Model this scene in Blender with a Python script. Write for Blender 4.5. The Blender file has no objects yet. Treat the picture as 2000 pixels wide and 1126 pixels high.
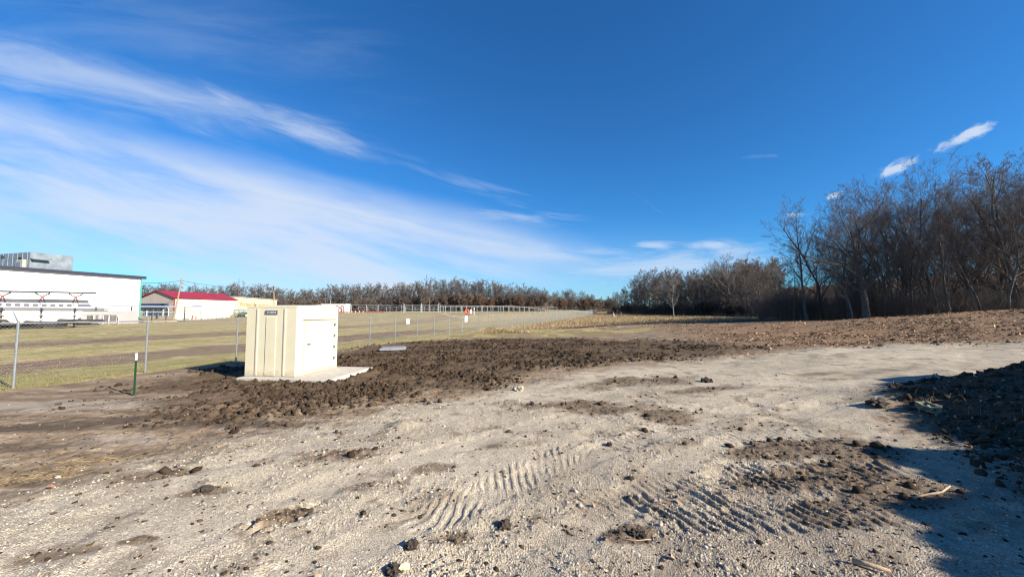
import bpy, math, random
import numpy as np
from mathutils import Matrix, Vector

sc = bpy.context.scene
col = sc.collection
R = math.radians
rnd = random.Random(7)

# ------------------------------------------------------------------ camera
CAM_H, FPX, PITCH = 2.1, 750.0, math.atan(47 / 750)
cam = bpy.data.cameras.new('camera')
cam.lens = 36 * FPX / 2000; cam.sensor_width = 36
cam.clip_start = 0.05; cam.clip_end = 6000
camo = bpy.data.objects.new('camera', cam); col.objects.link(camo)
camo.location = (0, 0, CAM_H); camo.rotation_euler = (math.pi / 2 + PITCH, 0, 0)
sc.camera = camo

# ------------------------------------------------------------------ exposure, sun and sky
sc.view_settings.view_transform = 'Standard'
sc.view_settings.look = 'None'
sc.view_settings.exposure = 1.27
sc.view_settings.gamma = 1
sc.cycles.filter_width = 1.15
SUN_AZ, SUN_EL = R(-31), R(26)            # azimuth from +X towards +Y
SDIR = Vector((math.cos(SUN_AZ) * math.cos(SUN_EL), math.sin(SUN_AZ) * math.cos(SUN_EL), math.sin(SUN_EL)))
sun = bpy.data.lights.new('sun', 'SUN')
sun.energy = 4.85; sun.angle = R(0.5); sun.color = (1, 0.905, 0.75)
suno = bpy.data.objects.new('sun', sun); col.objects.link(suno)
suno.rotation_euler = (-SDIR).to_track_quat('-Z', 'Y').to_euler()

world = bpy.data.worlds.new('World'); sc.world = world; world.use_nodes = True
nt = world.node_tree; nt.nodes.clear(); L = nt.links.new


def N(t, **kw):
    n = nt.nodes.new(t)
    for k, v in kw.items(): setattr(n, k, v)
    return n


def M(op, a, b=None, c=None, clamp=False):
    n = N('ShaderNodeMath', operation=op, use_clamp=clamp)
    for i, v in enumerate((a, b, c)):
        if v is None: continue
        if isinstance(v, (int, float)): n.inputs[i].default_value = v
        else: L(v, n.inputs[i])
    return n.outputs[0]


def SM(v, lo, hi):                           # smoothstep 0..1
    n = N('ShaderNodeMapRange', interpolation_type='SMOOTHSTEP')
    L(v, n.inputs[0]); n.inputs[1].default_value = lo; n.inputs[2].default_value = hi
    return n.outputs[0]


sky = N('ShaderNodeTexSky', sky_type='NISHITA', sun_disc=False)
sky.sun_elevation = SUN_EL
sky.sun_rotation = math.atan2(SDIR.x, SDIR.y)
sky.altitude = 300; sky.air_density = 1.0; sky.dust_density = 0.25; sky.ozone_density = 3.0
tc = N('ShaderNodeTexCoord')
sep = N('ShaderNodeSeparateXYZ'); L(tc.outputs['Generated'], sep.inputs[0])
ys = M('MAXIMUM', sep.outputs[1], 0.02)
ca = M('DIVIDE', sep.outputs[0], ys)        # direction slopes about +Y: a to the right, b upwards
cb = M('DIVIDE', sep.outputs[2], ys)


def noise(s, t, fs, ft, seed, detail=6, rough=0.55, dist=0.0):
    cmb = N('ShaderNodeCombineXYZ')
    L(M('MULTIPLY', s, fs), cmb.inputs[0]); L(M('MULTIPLY', t, ft), cmb.inputs[1]); cmb.inputs[2].default_value = seed
    n = N('ShaderNodeTexNoise'); L(cmb.outputs[0], n.inputs['Vector'])
    n.inputs['Scale'].default_value = 1; n.inputs['Detail'].default_value = detail
    n.inputs['Roughness'].default_value = rough; n.inputs['Distortion'].default_value = dist
    return n.outputs[0]


# cirrus: long streaks falling to the right
k = 0.235
tt = M('ADD', cb, M('MULTIPLY', ca, k))      # across the streaks
warp = M('MULTIPLY', M('SUBTRACT', noise(ca, tt, 1.1, 3.0, 3.3, 4), 0.5), 0.13)
tw = M('ADD', tt, warp)
fine = noise(ca, tw, 2.2, 20, 1.7, 8, 0.62, 0.4)
soft = noise(ca, tw, 1.1, 5.5, 5.1, 6, 0.55)
edge_u = SM(tw, 0.285, 0.165)                 # sharp upper edge of the main bank
edge_l = SM(tw, -0.26, 0.02)
rightfade = SM(ca, 0.42, -0.15)
main = M('MULTIPLY', M('MULTIPLY', edge_u, M('ADD', M('MULTIPLY', edge_l, 0.75), 0.25)), rightfade)
main = M('MULTIPLY', main, M('ADD', 0.22, M('MULTIPLY', SM(M('ADD', M('MULTIPLY', fine, 0.30), M('MULTIPLY', soft, 0.72)), 0.28, 0.60), 0.80)))


def blob(a0, b0, slope, la, lb, nlo, nhi, seed, fs=6, ft=30, amp=1.0):
    c, s = 1 / math.hypot(1, slope), slope / math.hypot(1, slope)
    da, db = M('SUBTRACT', ca, a0), M('SUBTRACT', cb, b0)
    u = M('ADD', M('MULTIPLY', da, c), M('MULTIPLY', db, s))
    v = M('SUBTRACT', M('MULTIPLY', db, c), M('MULTIPLY', da, s))
    nz = noise(u, v, fs, ft, seed, 7, 0.6, 0.6)
    d = M('SQRT', M('ADD', M('POWER', M('ABSOLUTE', M('DIVIDE', u, la)), 2), M('POWER', M('ABSOLUTE', M('DIVIDE', v, lb)), 2)))
    m = SM(M('SUBTRACT', nz, M('MULTIPLY', d, 0.30)), nlo, nhi)
    m = M('MULTIPLY', m, SM(d, 1.7, 0.7))
    return M('MULTIPLY', m, amp)


blobs = [
    blob(-1.20, 0.630, -0.24, 0.62, 0.085, 0.05, 0.66, 11, 2.0, 13, 0.62),
    blob(-0.60, 0.510, -0.36, 0.26, 0.040, 0.10, 0.60, 12, 3.5, 20, 0.68),
    blob(-0.30, 0.42, -0.30, 0.28, 0.016, 0.25, 0.75, 13, 4, 30, 0.14),
    blob(-0.10, 0.335, -0.30, 0.30, 0.035, 0.28, 0.75, 14, 4, 36, 0.32),
    blob(0.03, 0.252, -0.10, 0.20, 0.022, 0.22, 0.66, 15, 5, 36, 0.5),
    blob(0.10, 0.16, -0.10, 0.30, 0.030, 0.15, 0.6, 16, 4, 30, 0.6),
    blob(1.215, 0.470, 0.42, 0.085, 0.016, 0.10, 0.42, 21, 16, 40, 0.95),
    blob(1.030, 0.388, 0.45, 0.058, 0.016, 0.12, 0.42, 22, 20, 40, 0.9),
    blob(0.855, 0.310, 0.30, 0.022, 0.008, 0.10, 0.40, 23, 30, 60, 0.8),
    blob(0.745, 0.258, 0.12, 0.035, 0.009, 0.20, 0.55, 24, 20, 60, 0.5),
    blob(0.66, 0.415, 0.05, 0.07, 0.007, 0.20, 0.65, 25, 12, 60, 0.14),
    blob(0.38, 0.178, 0.02, 0.07, 0.012, 0.15, 0.55, 26, 10, 50, 0.7),
    blob(0.52, 0.178, 0.05, 0.06, 0.013, 0.15, 0.55, 27, 10, 50, 0.7),
    blob(0.45, 0.125, 0.06, 0.26, 0.050, 0.05, 0.50, 28, 4, 24, 0.75),
    blob(0.36, 0.29, -0.75, 0.07, 0.006, 0.25, 0.75, 29, 10, 60, 0.12),
    blob(-0.9, 0.75, -0.1, 0.7, 0.22, 0.2, 0.8, 30, 1.5, 8, 0.22),
]
tot = main
for b in blobs: tot = M('ADD', M('MULTIPLY', tot, M('SUBTRACT', 1, b)), b)
# thin veil near the horizon on the left
tot = M('MAXIMUM', tot, M('MULTIPLY', M('MULTIPLY', SM(cb, 0.26, 0.02), 0.34), SM(ca, 0.9, 0.2)))
tot = M('MULTIPLY', tot, SM(sep.outputs[1], 0.02, 0.15), clamp=True)
hsv = N('ShaderNodeHueSaturation'); L(sky.outputs[0], hsv.inputs['Color'])
hsv.inputs['Hue'].default_value = 0.5; hsv.inputs['Saturation'].default_value = 1.1; hsv.inputs['Value'].default_value = 1.0
mixc = N('ShaderNodeMix', data_type='RGBA')
tint = N('ShaderNodeMix', data_type='RGBA', blend_type='MULTIPLY'); tint.inputs['Factor'].default_value = 1
L(hsv.outputs[0], tint.inputs['A']); tint.inputs['B'].default_value = (0.32, 0.83, 1.21, 1)
L(M('MULTIPLY', tot, 0.9), mixc.inputs['Factor']); L(tint.outputs['Result'], mixc.inputs['A']); mixc.inputs['B'].default_value = (4.9, 5.6, 6.7, 1)
bg = N('ShaderNodeBackground'); L(mixc.outputs['Result'], bg.inputs[0]); bg.inputs[1].default_value = 0.058
wo = N('ShaderNodeOutputWorld'); L(bg.outputs[0], wo.inputs[0])

# ------------------------------------------------------------------ helpers: tagging and meshes
NM = {}


def tag(o, label=None, cat=None, group=None, kind=None):
    if label: o['label'] = label
    if cat: o['category'] = cat
    if group: o['group'] = group
    if kind: o['kind'] = kind
    return o


def empty(name, loc, rz=0, label=None, cat=None, group=None):
    o = bpy.data.objects.new(name, None); o.empty_display_size = 0.2
    o.location = loc; o.rotation_euler = (0, 0, rz); col.objects.link(o)
    return tag(o, label, cat, group)


def mesh_np(name, V, F, mats, parent=None, smooth=False, normals=None):
    """V (n,3); F a list of index arrays, each (m,k)."""
    me = bpy.data.meshes.new(name)
    if not isinstance(F, (list, tuple)): F = [F]
    F = [f for f in F if len(f)]
    me.vertices.add(len(V)); me.vertices.foreach_set('co', np.asarray(V, np.float32).ravel())
    nl = sum(f.size for f in F); npoly = sum(len(f) for f in F)
    me.loops.add(nl); me.polygons.add(npoly)
    me.loops.foreach_set('vertex_index', np.concatenate([f.ravel() for f in F]).astype(np.int32))
    st, s0 = [], 0
    for f in F:
        k = f.shape[1]; st.append(s0 + np.arange(len(f)) * k); s0 += f.size
    me.polygons.foreach_set('loop_start', np.concatenate(st).astype(np.int32))
    me.update(calc_edges=True)
    if smooth: me.shade_smooth()
    for m in (mats if isinstance(mats, (list, tuple)) else [mats]): me.materials.append(m)
    if normals is not None: me.normals_split_custom_set_from_vertices(normals)
    o = bpy.data.objects.new(name, me); col.objects.link(o)
    if parent: o.parent = parent
    return o


class MB:
    def __init__(s): s.v, s.f = [], []

    def add(s, vs, fs):
        b = len(s.v); s.v += [tuple(v) for v in vs]; s.f += [tuple(i + b for i in f) for f in fs]; return s

    def box(s, c, d, rz=0, ry=0, rx=0, taper=(1, 1)):
        x, y, z = d[0] / 2, d[1] / 2, d[2] / 2
        m = Matrix.Translation(c) @ Matrix.Rotation(rz, 4, 'Z') @ Matrix.Rotation(ry, 4, 'Y') @ Matrix.Rotation(rx, 4, 'X')
        vs = [m @ Vector((a * x * (taper[0] if e > 0 else 1), b * y * (taper[1] if e > 0 else 1), e * z)) for e in (-1, 1) for a, b in ((-1, -1), (1, -1), (1, 1), (-1, 1))]
        return s.add(vs, [(3, 2, 1, 0), (4, 5, 6, 7), (0, 1, 5, 4), (1, 2, 6, 5), (2, 3, 7, 6), (3, 0, 4, 7)])

    def tube(s, pts, r, n=8, caps=True):
        pts = [Vector(p) for p in pts]; rs = r if isinstance(r, (list, tuple)) else [r] * len(pts)
        vs, fs = [], []
        for i, p in enumerate(pts):
            t = (pts[min(i + 1, len(pts) - 1)] - pts[max(i - 1, 0)]).normalized()
            a = t.cross(Vector((0, 0, 1)) if abs(t.z) < 0.9 else Vector((0, 1, 0))).normalized(); b = t.cross(a)
            vs += [p + (a * math.cos(q) + b * math.sin(q)) * rs[i] for q in (2 * math.pi * j / n for j in range(n))]
        for i in range(len(pts) - 1):
            for j in range(n):
                fs.append((i * n + j, i * n + (j + 1) % n, (i + 1) * n + (j + 1) % n, (i + 1) * n + j))
        if caps: fs += [tuple(range(n))[::-1], tuple((len(pts) - 1) * n + j for j in range(n))]
        return s.add(vs, fs)

    def prism(s, outline, a, b, axis='y'):
        """outline: 2D points in the plane across the axis, extruded from a to b."""
        n = len(outline)
        def P(p, q): return (p[0], q, p[1]) if axis == 'y' else ((q, p[0], p[1]) if axis == 'x' else (p[0], p[1], q))
        vs = [P(p, a) for p in outline] + [P(p, b) for p in outline]
        fs = [tuple(range(n)), tuple(range(2 * n - 1, n - 1, -1))] + [(i, i + n, (i + 1) % n + n, (i + 1) % n) for i in range(n)]
        return s.add(vs, fs)

    def torus(s, c, R_, r, n=28, m=10, axis='y'):
        vs, fs = [], []
        for i in range(n):
            a = 2 * math.pi * i / n
            for j in range(m):
                b = 2 * math.pi * j / m; q = R_ + r * math.cos(b)
                p = (q * math.cos(a), r * math.sin(b), q * math.sin(a))
                vs.append(Vector(c) + Vector(p))
        for i in range(n):
            for j in range(m):
                fs.append((i * m + j, i * m + (j + 1) % m, ((i + 1) % n) * m + (j + 1) % m, ((i + 1) % n) * m + j))
        return s.add(vs, fs)

    def build(s, name, mat, parent=None, bevel=0, smooth=False):
        me = bpy.data.meshes.new(name); me.from_pydata(s.v, [], s.f); me.validate(); me.update()
        import bmesh
        bm = bmesh.new(); bm.from_mesh(me); bmesh.ops.recalc_face_normals(bm, faces=bm.faces)
        if bevel: bmesh.ops.bevel(bm, geom=bm.edges[:], offset=bevel, segments=1, affect='EDGES', clamp_overlap=True)
        bm.to_mesh(me); bm.free()
        if smooth:
            me.shade_smooth()
        me.materials.append(mat)
        o = bpy.data.objects.new(name, me); col.objects.link(o)
        if parent: o.parent = parent
        return o


def copy_tree(o, parent=None):
    c = o.copy(); col.objects.link(c); c.parent = parent
    for ch in o.children: copy_tree(ch, c)
    return c


# ------------------------------------------------------------------ materials
def mat(name, rgb, rough=0.7, var=0.15, scale=8.0, metal=0.0, bump=0.0, rgb2=None, detail=5, stretch=None, bscale=None, spec=0.4):
    m = bpy.data.materials.new(name); m.use_nodes = True
    t = m.node_tree; b = t.nodes['Principled BSDF']
    b.inputs['Roughness'].default_value = rough; b.inputs['Metallic'].default_value = metal
    b.inputs['Specular IOR Level'].default_value = spec
    c = t.nodes.new('ShaderNodeTexCoord'); n = t.nodes.new('ShaderNodeTexNoise')
    mp = t.nodes.new('ShaderNodeMapping')
    if stretch: mp.inputs['Scale'].default_value = stretch
    t.links.new(c.outputs['Object'], mp.inputs[0]); t.links.new(mp.outputs[0], n.inputs['Vector'])
    n.inputs['Scale'].default_value = scale; n.inputs['Detail'].default_value = detail; n.inputs['Roughness'].default_value = 0.6
    r = t.nodes.new('ShaderNodeValToRGB'); r.color_ramp.elements[0].position = 0.3; r.color_ramp.elements[1].position = 0.7
    lo = [x * (1 - var) for x in rgb]; hi = [min(1, x * (1 + var)) for x in (rgb2 or rgb)]
    if rgb2: lo = list(rgb); hi = list(rgb2)
    r.color_ramp.elements[0].color = (*lo, 1); r.color_ramp.elements[1].color = (*hi, 1)
    t.links.new(n.outputs[0], r.inputs[0]); t.links.new(r.outputs[0], b.inputs['Base Color'])
    if bump:
        n2 = t.nodes.new('ShaderNodeTexNoise'); t.links.new(mp.outputs[0], n2.inputs['Vector']); n2.inputs['Scale'].default_value = bscale or scale * 3
        n2.inputs['Detail'].default_value = 4
        bp = t.nodes.new('ShaderNodeBump'); bp.inputs['Strength'].default_value = bump; bp.inputs['Distance'].default_value = 0.02
        t.links.new(n2.outputs[0], bp.inputs['Height']); t.links.new(bp.outputs[0], b.inputs['Normal'])
    return m


def mat_island(name, cols, rough=0.9, spec=0.2, extra=None, transl=0.0):
    """colour picked per connected piece (stones, leaves, stalks)."""
    m = bpy.data.materials.new(name); m.use_nodes = True
    t = m.node_tree; b = t.nodes['Principled BSDF']; b.inputs['Roughness'].default_value = rough
    b.inputs['Specular IOR Level'].default_value = spec
    g = t.nodes.new('ShaderNodeNewGeometry'); r = t.nodes.new('ShaderNodeValToRGB')
    e = r.color_ramp.elements
    while len(e) < len(cols): e.new(0.5)
    for i, c in enumerate(cols):
        e[i].position = i / (len(cols) - 1); e[i].color = (*c, 1)
    t.links.new(g.outputs['Random Per Island'], r.inputs[0]); t.links.new(r.outputs[0], b.inputs['Base Color'])
    return m


def mat_rib(name, rgb, period, axis=0, rough=0.5, var=0.06, strength=0.5):
    """ribbed metal cladding: a bump wave along one object axis plus faint weathering."""
    m = mat(name, rgb, rough, var, 0.6, spec=0.4)
    t = m.node_tree; b = t.nodes['Principled BSDF']
    c = t.nodes.new('ShaderNodeTexCoord'); s = t.nodes.new('ShaderNodeSeparateXYZ'); t.links.new(c.outputs['Object'], s.inputs[0])
    a = t.nodes.new('ShaderNodeMath'); a.operation = 'PINGPONG'; a.inputs[1].default_value = period / 2; t.links.new(s.outputs[axis], a.inputs[0])
    p = t.nodes.new('ShaderNodeMapRange'); p.inputs[1].default_value = 0; p.inputs[2].default_value = period * 0.12; t.links.new(a.outputs[0], p.inputs[0])
    bp = t.nodes.new('ShaderNodeBump'); bp.inputs['Strength'].default_value = strength; bp.inputs['Distance'].default_value = 0.03
    t.links.new(p.outputs[0], bp.inputs['Height']); t.links.new(bp.outputs[0], b.inputs['Normal'])
    return m


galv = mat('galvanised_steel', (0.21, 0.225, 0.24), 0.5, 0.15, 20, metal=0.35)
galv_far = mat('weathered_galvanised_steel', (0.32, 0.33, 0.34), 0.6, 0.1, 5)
wire_m = mat('fence_wire', (0.26, 0.27, 0.28), 0.55, 0.1, 30, metal=0.3)
cream = mat('cream_fibreglass', (0.64, 0.58, 0.415), 0.5, 0.035, 2.5, bump=0.05, bscale=60)
def add_splash(m, top, rgb):
    t_ = m.node_tree; b_ = t_.nodes['Principled BSDF']; src = b_.inputs['Base Color'].links[0].from_socket
    c_ = t_.nodes.new('ShaderNodeTexCoord'); s_ = t_.nodes.new('ShaderNodeSeparateXYZ'); t_.links.new(c_.outputs['Object'], s_.inputs[0])
    n_ = t_.nodes.new('ShaderNodeTexNoise'); n_.inputs['Scale'].default_value = 9; n_.inputs['Detail'].default_value = 6; t_.links.new(c_.outputs['Object'], n_.inputs['Vector'])
    a_ = t_.nodes.new('ShaderNodeMath'); a_.operation = 'MULTIPLY_ADD'; t_.links.new(n_.outputs[0], a_.inputs[0]); a_.inputs[1].default_value = -top * 1.6; t_.links.new(s_.outputs[2], a_.inputs[2])
    r_ = t_.nodes.new('ShaderNodeMapRange'); r_.inputs[1].default_value = -top * .75; r_.inputs[2].default_value = top * .25; r_.inputs[3].default_value = .55; r_.inputs[4].default_value = 0; t_.links.new(a_.outputs[0], r_.inputs[0])
    x_ = t_.nodes.new('ShaderNodeMix'); x_.data_type = 'RGBA'; t_.links.new(r_.outputs[0], x_.inputs[0]); t_.links.new(src, x_.inputs['A']); x_.inputs['B'].default_value = (*rgb, 1)
    t_.links.new(x_.outputs['Result'], b_.inputs['Base Color'])


add_splash(cream, .22, (.30, .235, .16))
seam_m = mat('shed_seam', (0.50, 0.45, 0.345), 0.7, 0.1, 10)
steel_d = mat('dark_hardware', (0.17, 0.155, 0.145), 0.5, 0.2, 40, metal=0.4)
plate_m = mat('nameplate', (0.11, 0.11, 0.15), 0.4, 0.2, 30)
plate_l = mat('nameplate_mark', (0.42, 0.44, 0.47), 0.4, 0.15, 30)
conc = mat('concrete', (0.40, 0.37, 0.33), 0.9, 0.2, 5, bump=0.2, bscale=60)
post_g = mat('green_paint', (0.012, 0.05, 0.022), 0.5, 0.25, 30)
post_w = mat('white_paint', (0.75, 0.74, 0.72), 0.5, 0.06, 30)
white_wall = mat_rib('white_cladding', (0.80, 0.82, 0.83), 0.9, 1, strength=0.35)
trim_dk = mat('dark_trim', (0.025, 0.028, 0.05), 0.5, 0.2, 5)
trim_gn = mat('green_trim', (0.05, 0.26, 0.2), 0.5, 0.2, 5)
roof_gr = mat_rib('grey_roof', (0.35, 0.36, 0.37), 0.6, 1)
zinc = mat('sheet_metal', (0.20, 0.23, 0.26), 0.45, 0.3, 0.9, metal=0.3)
zinc_d = mat('dark_opening', (0.02, 0.02, 0.022), 0.7, 0.2, 5)
tan_wall = mat_rib('tan_cladding', (0.40, 0.345, 0.29), 0.5, 0)
cream_wall = mat_rib('cream_cladding', (0.62, 0.535, 0.40), 0.6, 1)
cream_wall2 = mat_rib('pale_cream_cladding', (0.62, 0.55, 0.35), 0.6, 1)
red_roof = mat_rib('red_roof', (0.27, 0.018, 0.026), 0.6, 1, rough=0.4)
red_m = mat('red_steel', (0.30, 0.07, 0.06), 0.6, 0.25, 6)
blue_m = mat('blue_panel', (0.01, 0.035, 0.13), 0.4, 0.3, 3)
glass = mat('window_glass', (0.05, 0.09, 0.15), 0.1, 0.3, 1.5, spec=0.6)
wood_p = mat('weathered_wood', (0.27, 0.20, 0.15), 0.85, 0.25, 4, stretch=(6, 6, 0.6), bump=0.3)
black_t = mat('black_tarp', (0.012, 0.012, 0.013), 0.6, 0.3, 2, bump=0.4, bscale=3)
lumber = mat('new_lumber', (0.60, 0.45, 0.25), 0.8, 0.15, 3)
orange = mat('orange_ring', (0.80, 0.10, 0.03), 0.5, 0.1, 6)
lettr = mat('orange_lettering', (0.80, 0.24, 0.10), 0.6, 0.1, 4)
mach_g = mat('grey_green_paint', (0.16, 0.22, 0.18), 0.55, 0.35, 2)
bark = mat('bark', (0.055, 0.045, 0.037), 0.95, 0.3, 5, rgb2=(0.13, 0.11, 0.093), stretch=(3, 3, 0.5), bump=0.4)
bark2 = mat('pale_grey_bark', (0.10, 0.088, 0.074), 0.95, 0.3, 4, rgb2=(0.24, 0.215, 0.185), stretch=(3, 3, 0.6), bump=0.4)
twig_m = mat('twigs', (0.078, 0.064, 0.056), 0.95, 0.3, 0.5, rgb2=(0.16, 0.132, 0.118))
bark_far = mat('far_bark', (0.085, 0.067, 0.056), 0.95, 0.3, 0.4, rgb2=(0.16, 0.125, 0.105))
twig_far = mat('far_twigs', (0.086, 0.070, 0.062), 0.95, 0.3, 0.25, rgb2=(0.158, 0.130, 0.116))
bark_pale = mat('pale_bark', (0.20, 0.185, 0.16), 0.9, 0.2, 3, rgb2=(0.36, 0.34, 0.30))
twig_pale = mat('pale_twigs', (0.14, 0.125, 0.11), 0.9, 0.2, 1, rgb2=(0.25, 0.23, 0.20))
rock_d = mat('dusty_limestone', (0.33, 0.29, 0.235), 0.95, 0.25, 12, bump=0.6)
rock_m = mat('limestone', (0.46, 0.42, 0.36), 0.9, 0.25, 12, bump=0.5)
clod_m = mat('damp_clod', (0.045, 0.035, 0.027), 0.95, 0.4, 18, bump=0.8)
stick_m = mat('dry_stick', (0.36, 0.26, 0.17), 0.85, 0.25, 12, bump=0.3)

# ------------------------------------------------------------------ terrain functions
def sp(t, k): return k * np.logaddexp(0, np.asarray(t, float) / k)
def S(t): t = np.clip(t, 0, 1); return t * t * (3 - 2 * t)


def hsh(ix, iy, seed):
    n = (ix.astype(np.int64) * 374761393 + iy.astype(np.int64) * 668265263 + seed * 1274126177) & 0xFFFFFFFF
    n = ((n ^ (n >> 13)) * 1274126177) & 0xFFFFFFFF
    n = ((n ^ (n >> 16)) * 2246822519) & 0xFFFFFFFF
    return ((n ^ (n >> 15)) & 0xFFFFFF) / float(0x1000000)


def vn(x, y, seed):
    ix, iy = np.floor(x), np.floor(y); fx, fy = x - ix, y - iy
    fx = fx * fx * fx * (fx * (fx * 6 - 15) + 10); fy = fy * fy * fy * (fy * (fy * 6 - 15) + 10)
    a, b = hsh(ix, iy, seed), hsh(ix + 1, iy, seed); c, d = hsh(ix, iy + 1, seed), hsh(ix + 1, iy + 1, seed)
    return (a + (b - a) * fx) * (1 - fy) + (c + (d - c) * fx) * fy


def fbm(x, y, seed, octs=4, gain=0.5):
    t, a, s, c, q = 0, 1, 0, math.cos(0.6), math.sin(0.6)
    for i in range(octs):
        t = t + a * vn(x, y, seed + i * 17); s += a; a *= gain
        x, y = (x * c - y * q) * 2.03 + 5.2, (x * q + y * c) * 2.03 + 1.3
    return t / s


def cells(x, y, seed):
    """distance to the nearest jittered point and that point's random number"""
    ix, iy = np.floor(x), np.floor(y); best = np.full(np.shape(x), 9.0); rv = np.zeros(np.shape(x))
    for dx in (-1, 0, 1):
        for dy in (-1, 0, 1):
            jx, jy = ix + dx, iy + dy
            px, py = jx + hsh(jx, jy, seed), jy + hsh(jx, jy, seed + 5)
            d = (px - x) ** 2 + (py - y) ** 2; m = d < best
            best = np.where(m, d, best); rv = np.where(m, hsh(jx, jy, seed + 9), rv)
    return np.sqrt(best), rv


def fence_x(Y): return -17.4 + 0.33 * Y


def hmac(X, Y):
    X = np.asarray(X, float); Y = np.asarray(Y, float)
    Yc = np.interp(X, [15, 20, 22.4, 25, 29, 40, 60], [50, 42, 36, 29, 25, 22, 20])
    w = 1 - S((Y - Yc) / 9)
    hr = 0.06 * (sp(X - 7, 1.2) - sp(X - 30, 1.5)) + 0.085 * (sp(X - 20, 1.2) - sp(X - 32, 1.5))
    h = hr * (0.45 + 0.55 * w) * (0.3 + 0.7 * (1 - S((Y - 50) / 40)))
    h = h + 0.22 * (sp(X - 7.3, 0.35) - sp(X - 13, 1)) * (1 - S((Y - 7.6) / 3.2))
    h = h + 0.0095 * (sp(Y - 45, 8) - sp(Y - 300, 10))
    dl = (fence_x(Y) - X) / 1.053
    h = h + 1.5 * S((dl - 8) / 14) * S((Y - 62) / 35) * S((X + 75) / 25)
    h = h + 0.010 * (sp(X - 25, 5) - sp(X - 90, 5)) * S((Y - 60) / 30)
    h = h + 9.0 * S((X - 62) / 38) * (1 - S((Y - 135) / 30)) * S((Y - 10) / 20)
    h = h - 0.5 * np.exp(-(((X - 10.2) / 1.7) ** 2 + ((Y - 42.3) / 1.1) ** 2))          # washed-out hole
    h = h + 0.22 * np.exp(-(((X - 11.5) / 5.0) ** 2 + ((Y - 45.0) / 1.2) ** 2))
    h = h + 0.35 * np.exp(-(((X + 2.2) / 3.0) ** 2 + ((Y - 44.0) / 1.8) ** 2))          # heaped spoil by the fence
    h = h + 0.10 * np.exp(-(((X + 2.05) / 0.22) ** 2 + ((Y - 7.3) / 0.32) ** 2))        # small heap of gravel
    return h


F_ = Vector((0, math.cos(PITCH), math.sin(PITCH))); U_ = Vector((0, -math.sin(PITCH), math.cos(PITCH)))


def ray(px, py): return Vector(((px - 1000) / FPX, 0, 0)) + U_ * ((563 - py) / FPX) + F_


def G(px, py):
    """where a sight line meets the terrain"""
    d = ray(px, py); t = np.geomspace(1.5, 400, 4000)
    X, Y, Z = d.x * t, d.y * t, CAM_H + d.z * t
    i = np.argmax(Z - hmac(X, Y) < 0)
    if i == 0: i = len(t) - 1
    return float(X[i]), float(Y[i])


def H(x, y): return float(hmac(np.array([x]), np.array([y]))[0])


def AT(px, Y):
    """ground point at depth Y along the column px"""
    x = (px - 1000) / FPX * Y
    return Vector((x, Y, H(x, Y)))


def ZPIX(py, Y): return CAM_H + (610 - py) / FPX * Y


def sdpoly(X, Y, P):
    d = np.full(X.shape, 1e9); ins = np.zeros(X.shape, bool); n = len(P)
    for i in range(n):
        ax, ay = P[i]; bx, by = P[(i + 1) % n]
        ex, ey = bx - ax, by - ay; wx, wy = X - ax, Y - ay
        t = np.clip((wx * ex + wy * ey) / (ex * ex + ey * ey + 1e-9), 0, 1)
        d = np.minimum(d, np.hypot(wx - ex * t, wy - ey * t))
        c = ((ay <= Y) & (by > Y)) | ((by <= Y) & (ay > Y))
        ins ^= c & (X < ax + (Y - ay) * ex / (ey if abs(ey) > 1e-9 else 1e-9))
    return np.where(ins, d, -d)


P_GRAV = [G(*p) for p in [(0, 995), (150, 952), (300, 908), (470, 868), (600, 840), (700, 810), (780, 795), (960, 765), (1080, 738), (1180, 719), (1400, 700), (1560, 682), (1750, 672), (1990, 668)]] \
    + [(34, 16.5), (34, 12.6), (20, 11.3), (13, 11.0), (9.6, 10.1), (8.2, 8.9), (7.4, 7.6), (6.4, 6), (5.4, 4.6), (4.9, 3.6), (4.7, 2), (5, -5), (-9, -5), (-9, 2)]
RUTS = [[G(*p) for p in q] for q in (
    [(60, 1180), (330, 1060), (640, 950), (900, 872), (1160, 800), (1440, 738), (1700, 702), (1990, 684)],
    [(420, 1200), (760, 1040), (1040, 930), (1300, 838), (1520, 776), (1720, 735), (1880, 706), (1999, 692)],
    [(0, 1120), (200, 1010), (420, 925), (700, 850)],
    [(1000, 1130), (1180, 1000), (1330, 905), (1500, 830), (1650, 770)])]
P_SOIL = [G(*p) for p in [(290, 752), (335, 738), (420, 722), (490, 708), (560, 700), (660, 690), (760, 671), (900, 664), (1100, 660), (1240, 665), (1400, 671), (1500, 678), (1400, 692), (1200, 704), (1050, 722), (960, 748),
                                  (880, 762), (760, 775), (640, 800), (560, 812), (440, 795), (350, 782), (270, 766)]]
P_GRASS = [G(*p) for p in [(640, 693), (724, 673), (815, 659), (935, 647), (1000, 641), (1130, 641), (1260, 640), (1320, 642), (1230, 649), (1180, 656), (1090, 657), (900, 660), (760, 669)]]
PATCH = []   # dirt-stained patches lying on the gravel: x, y, radii, strength
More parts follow.
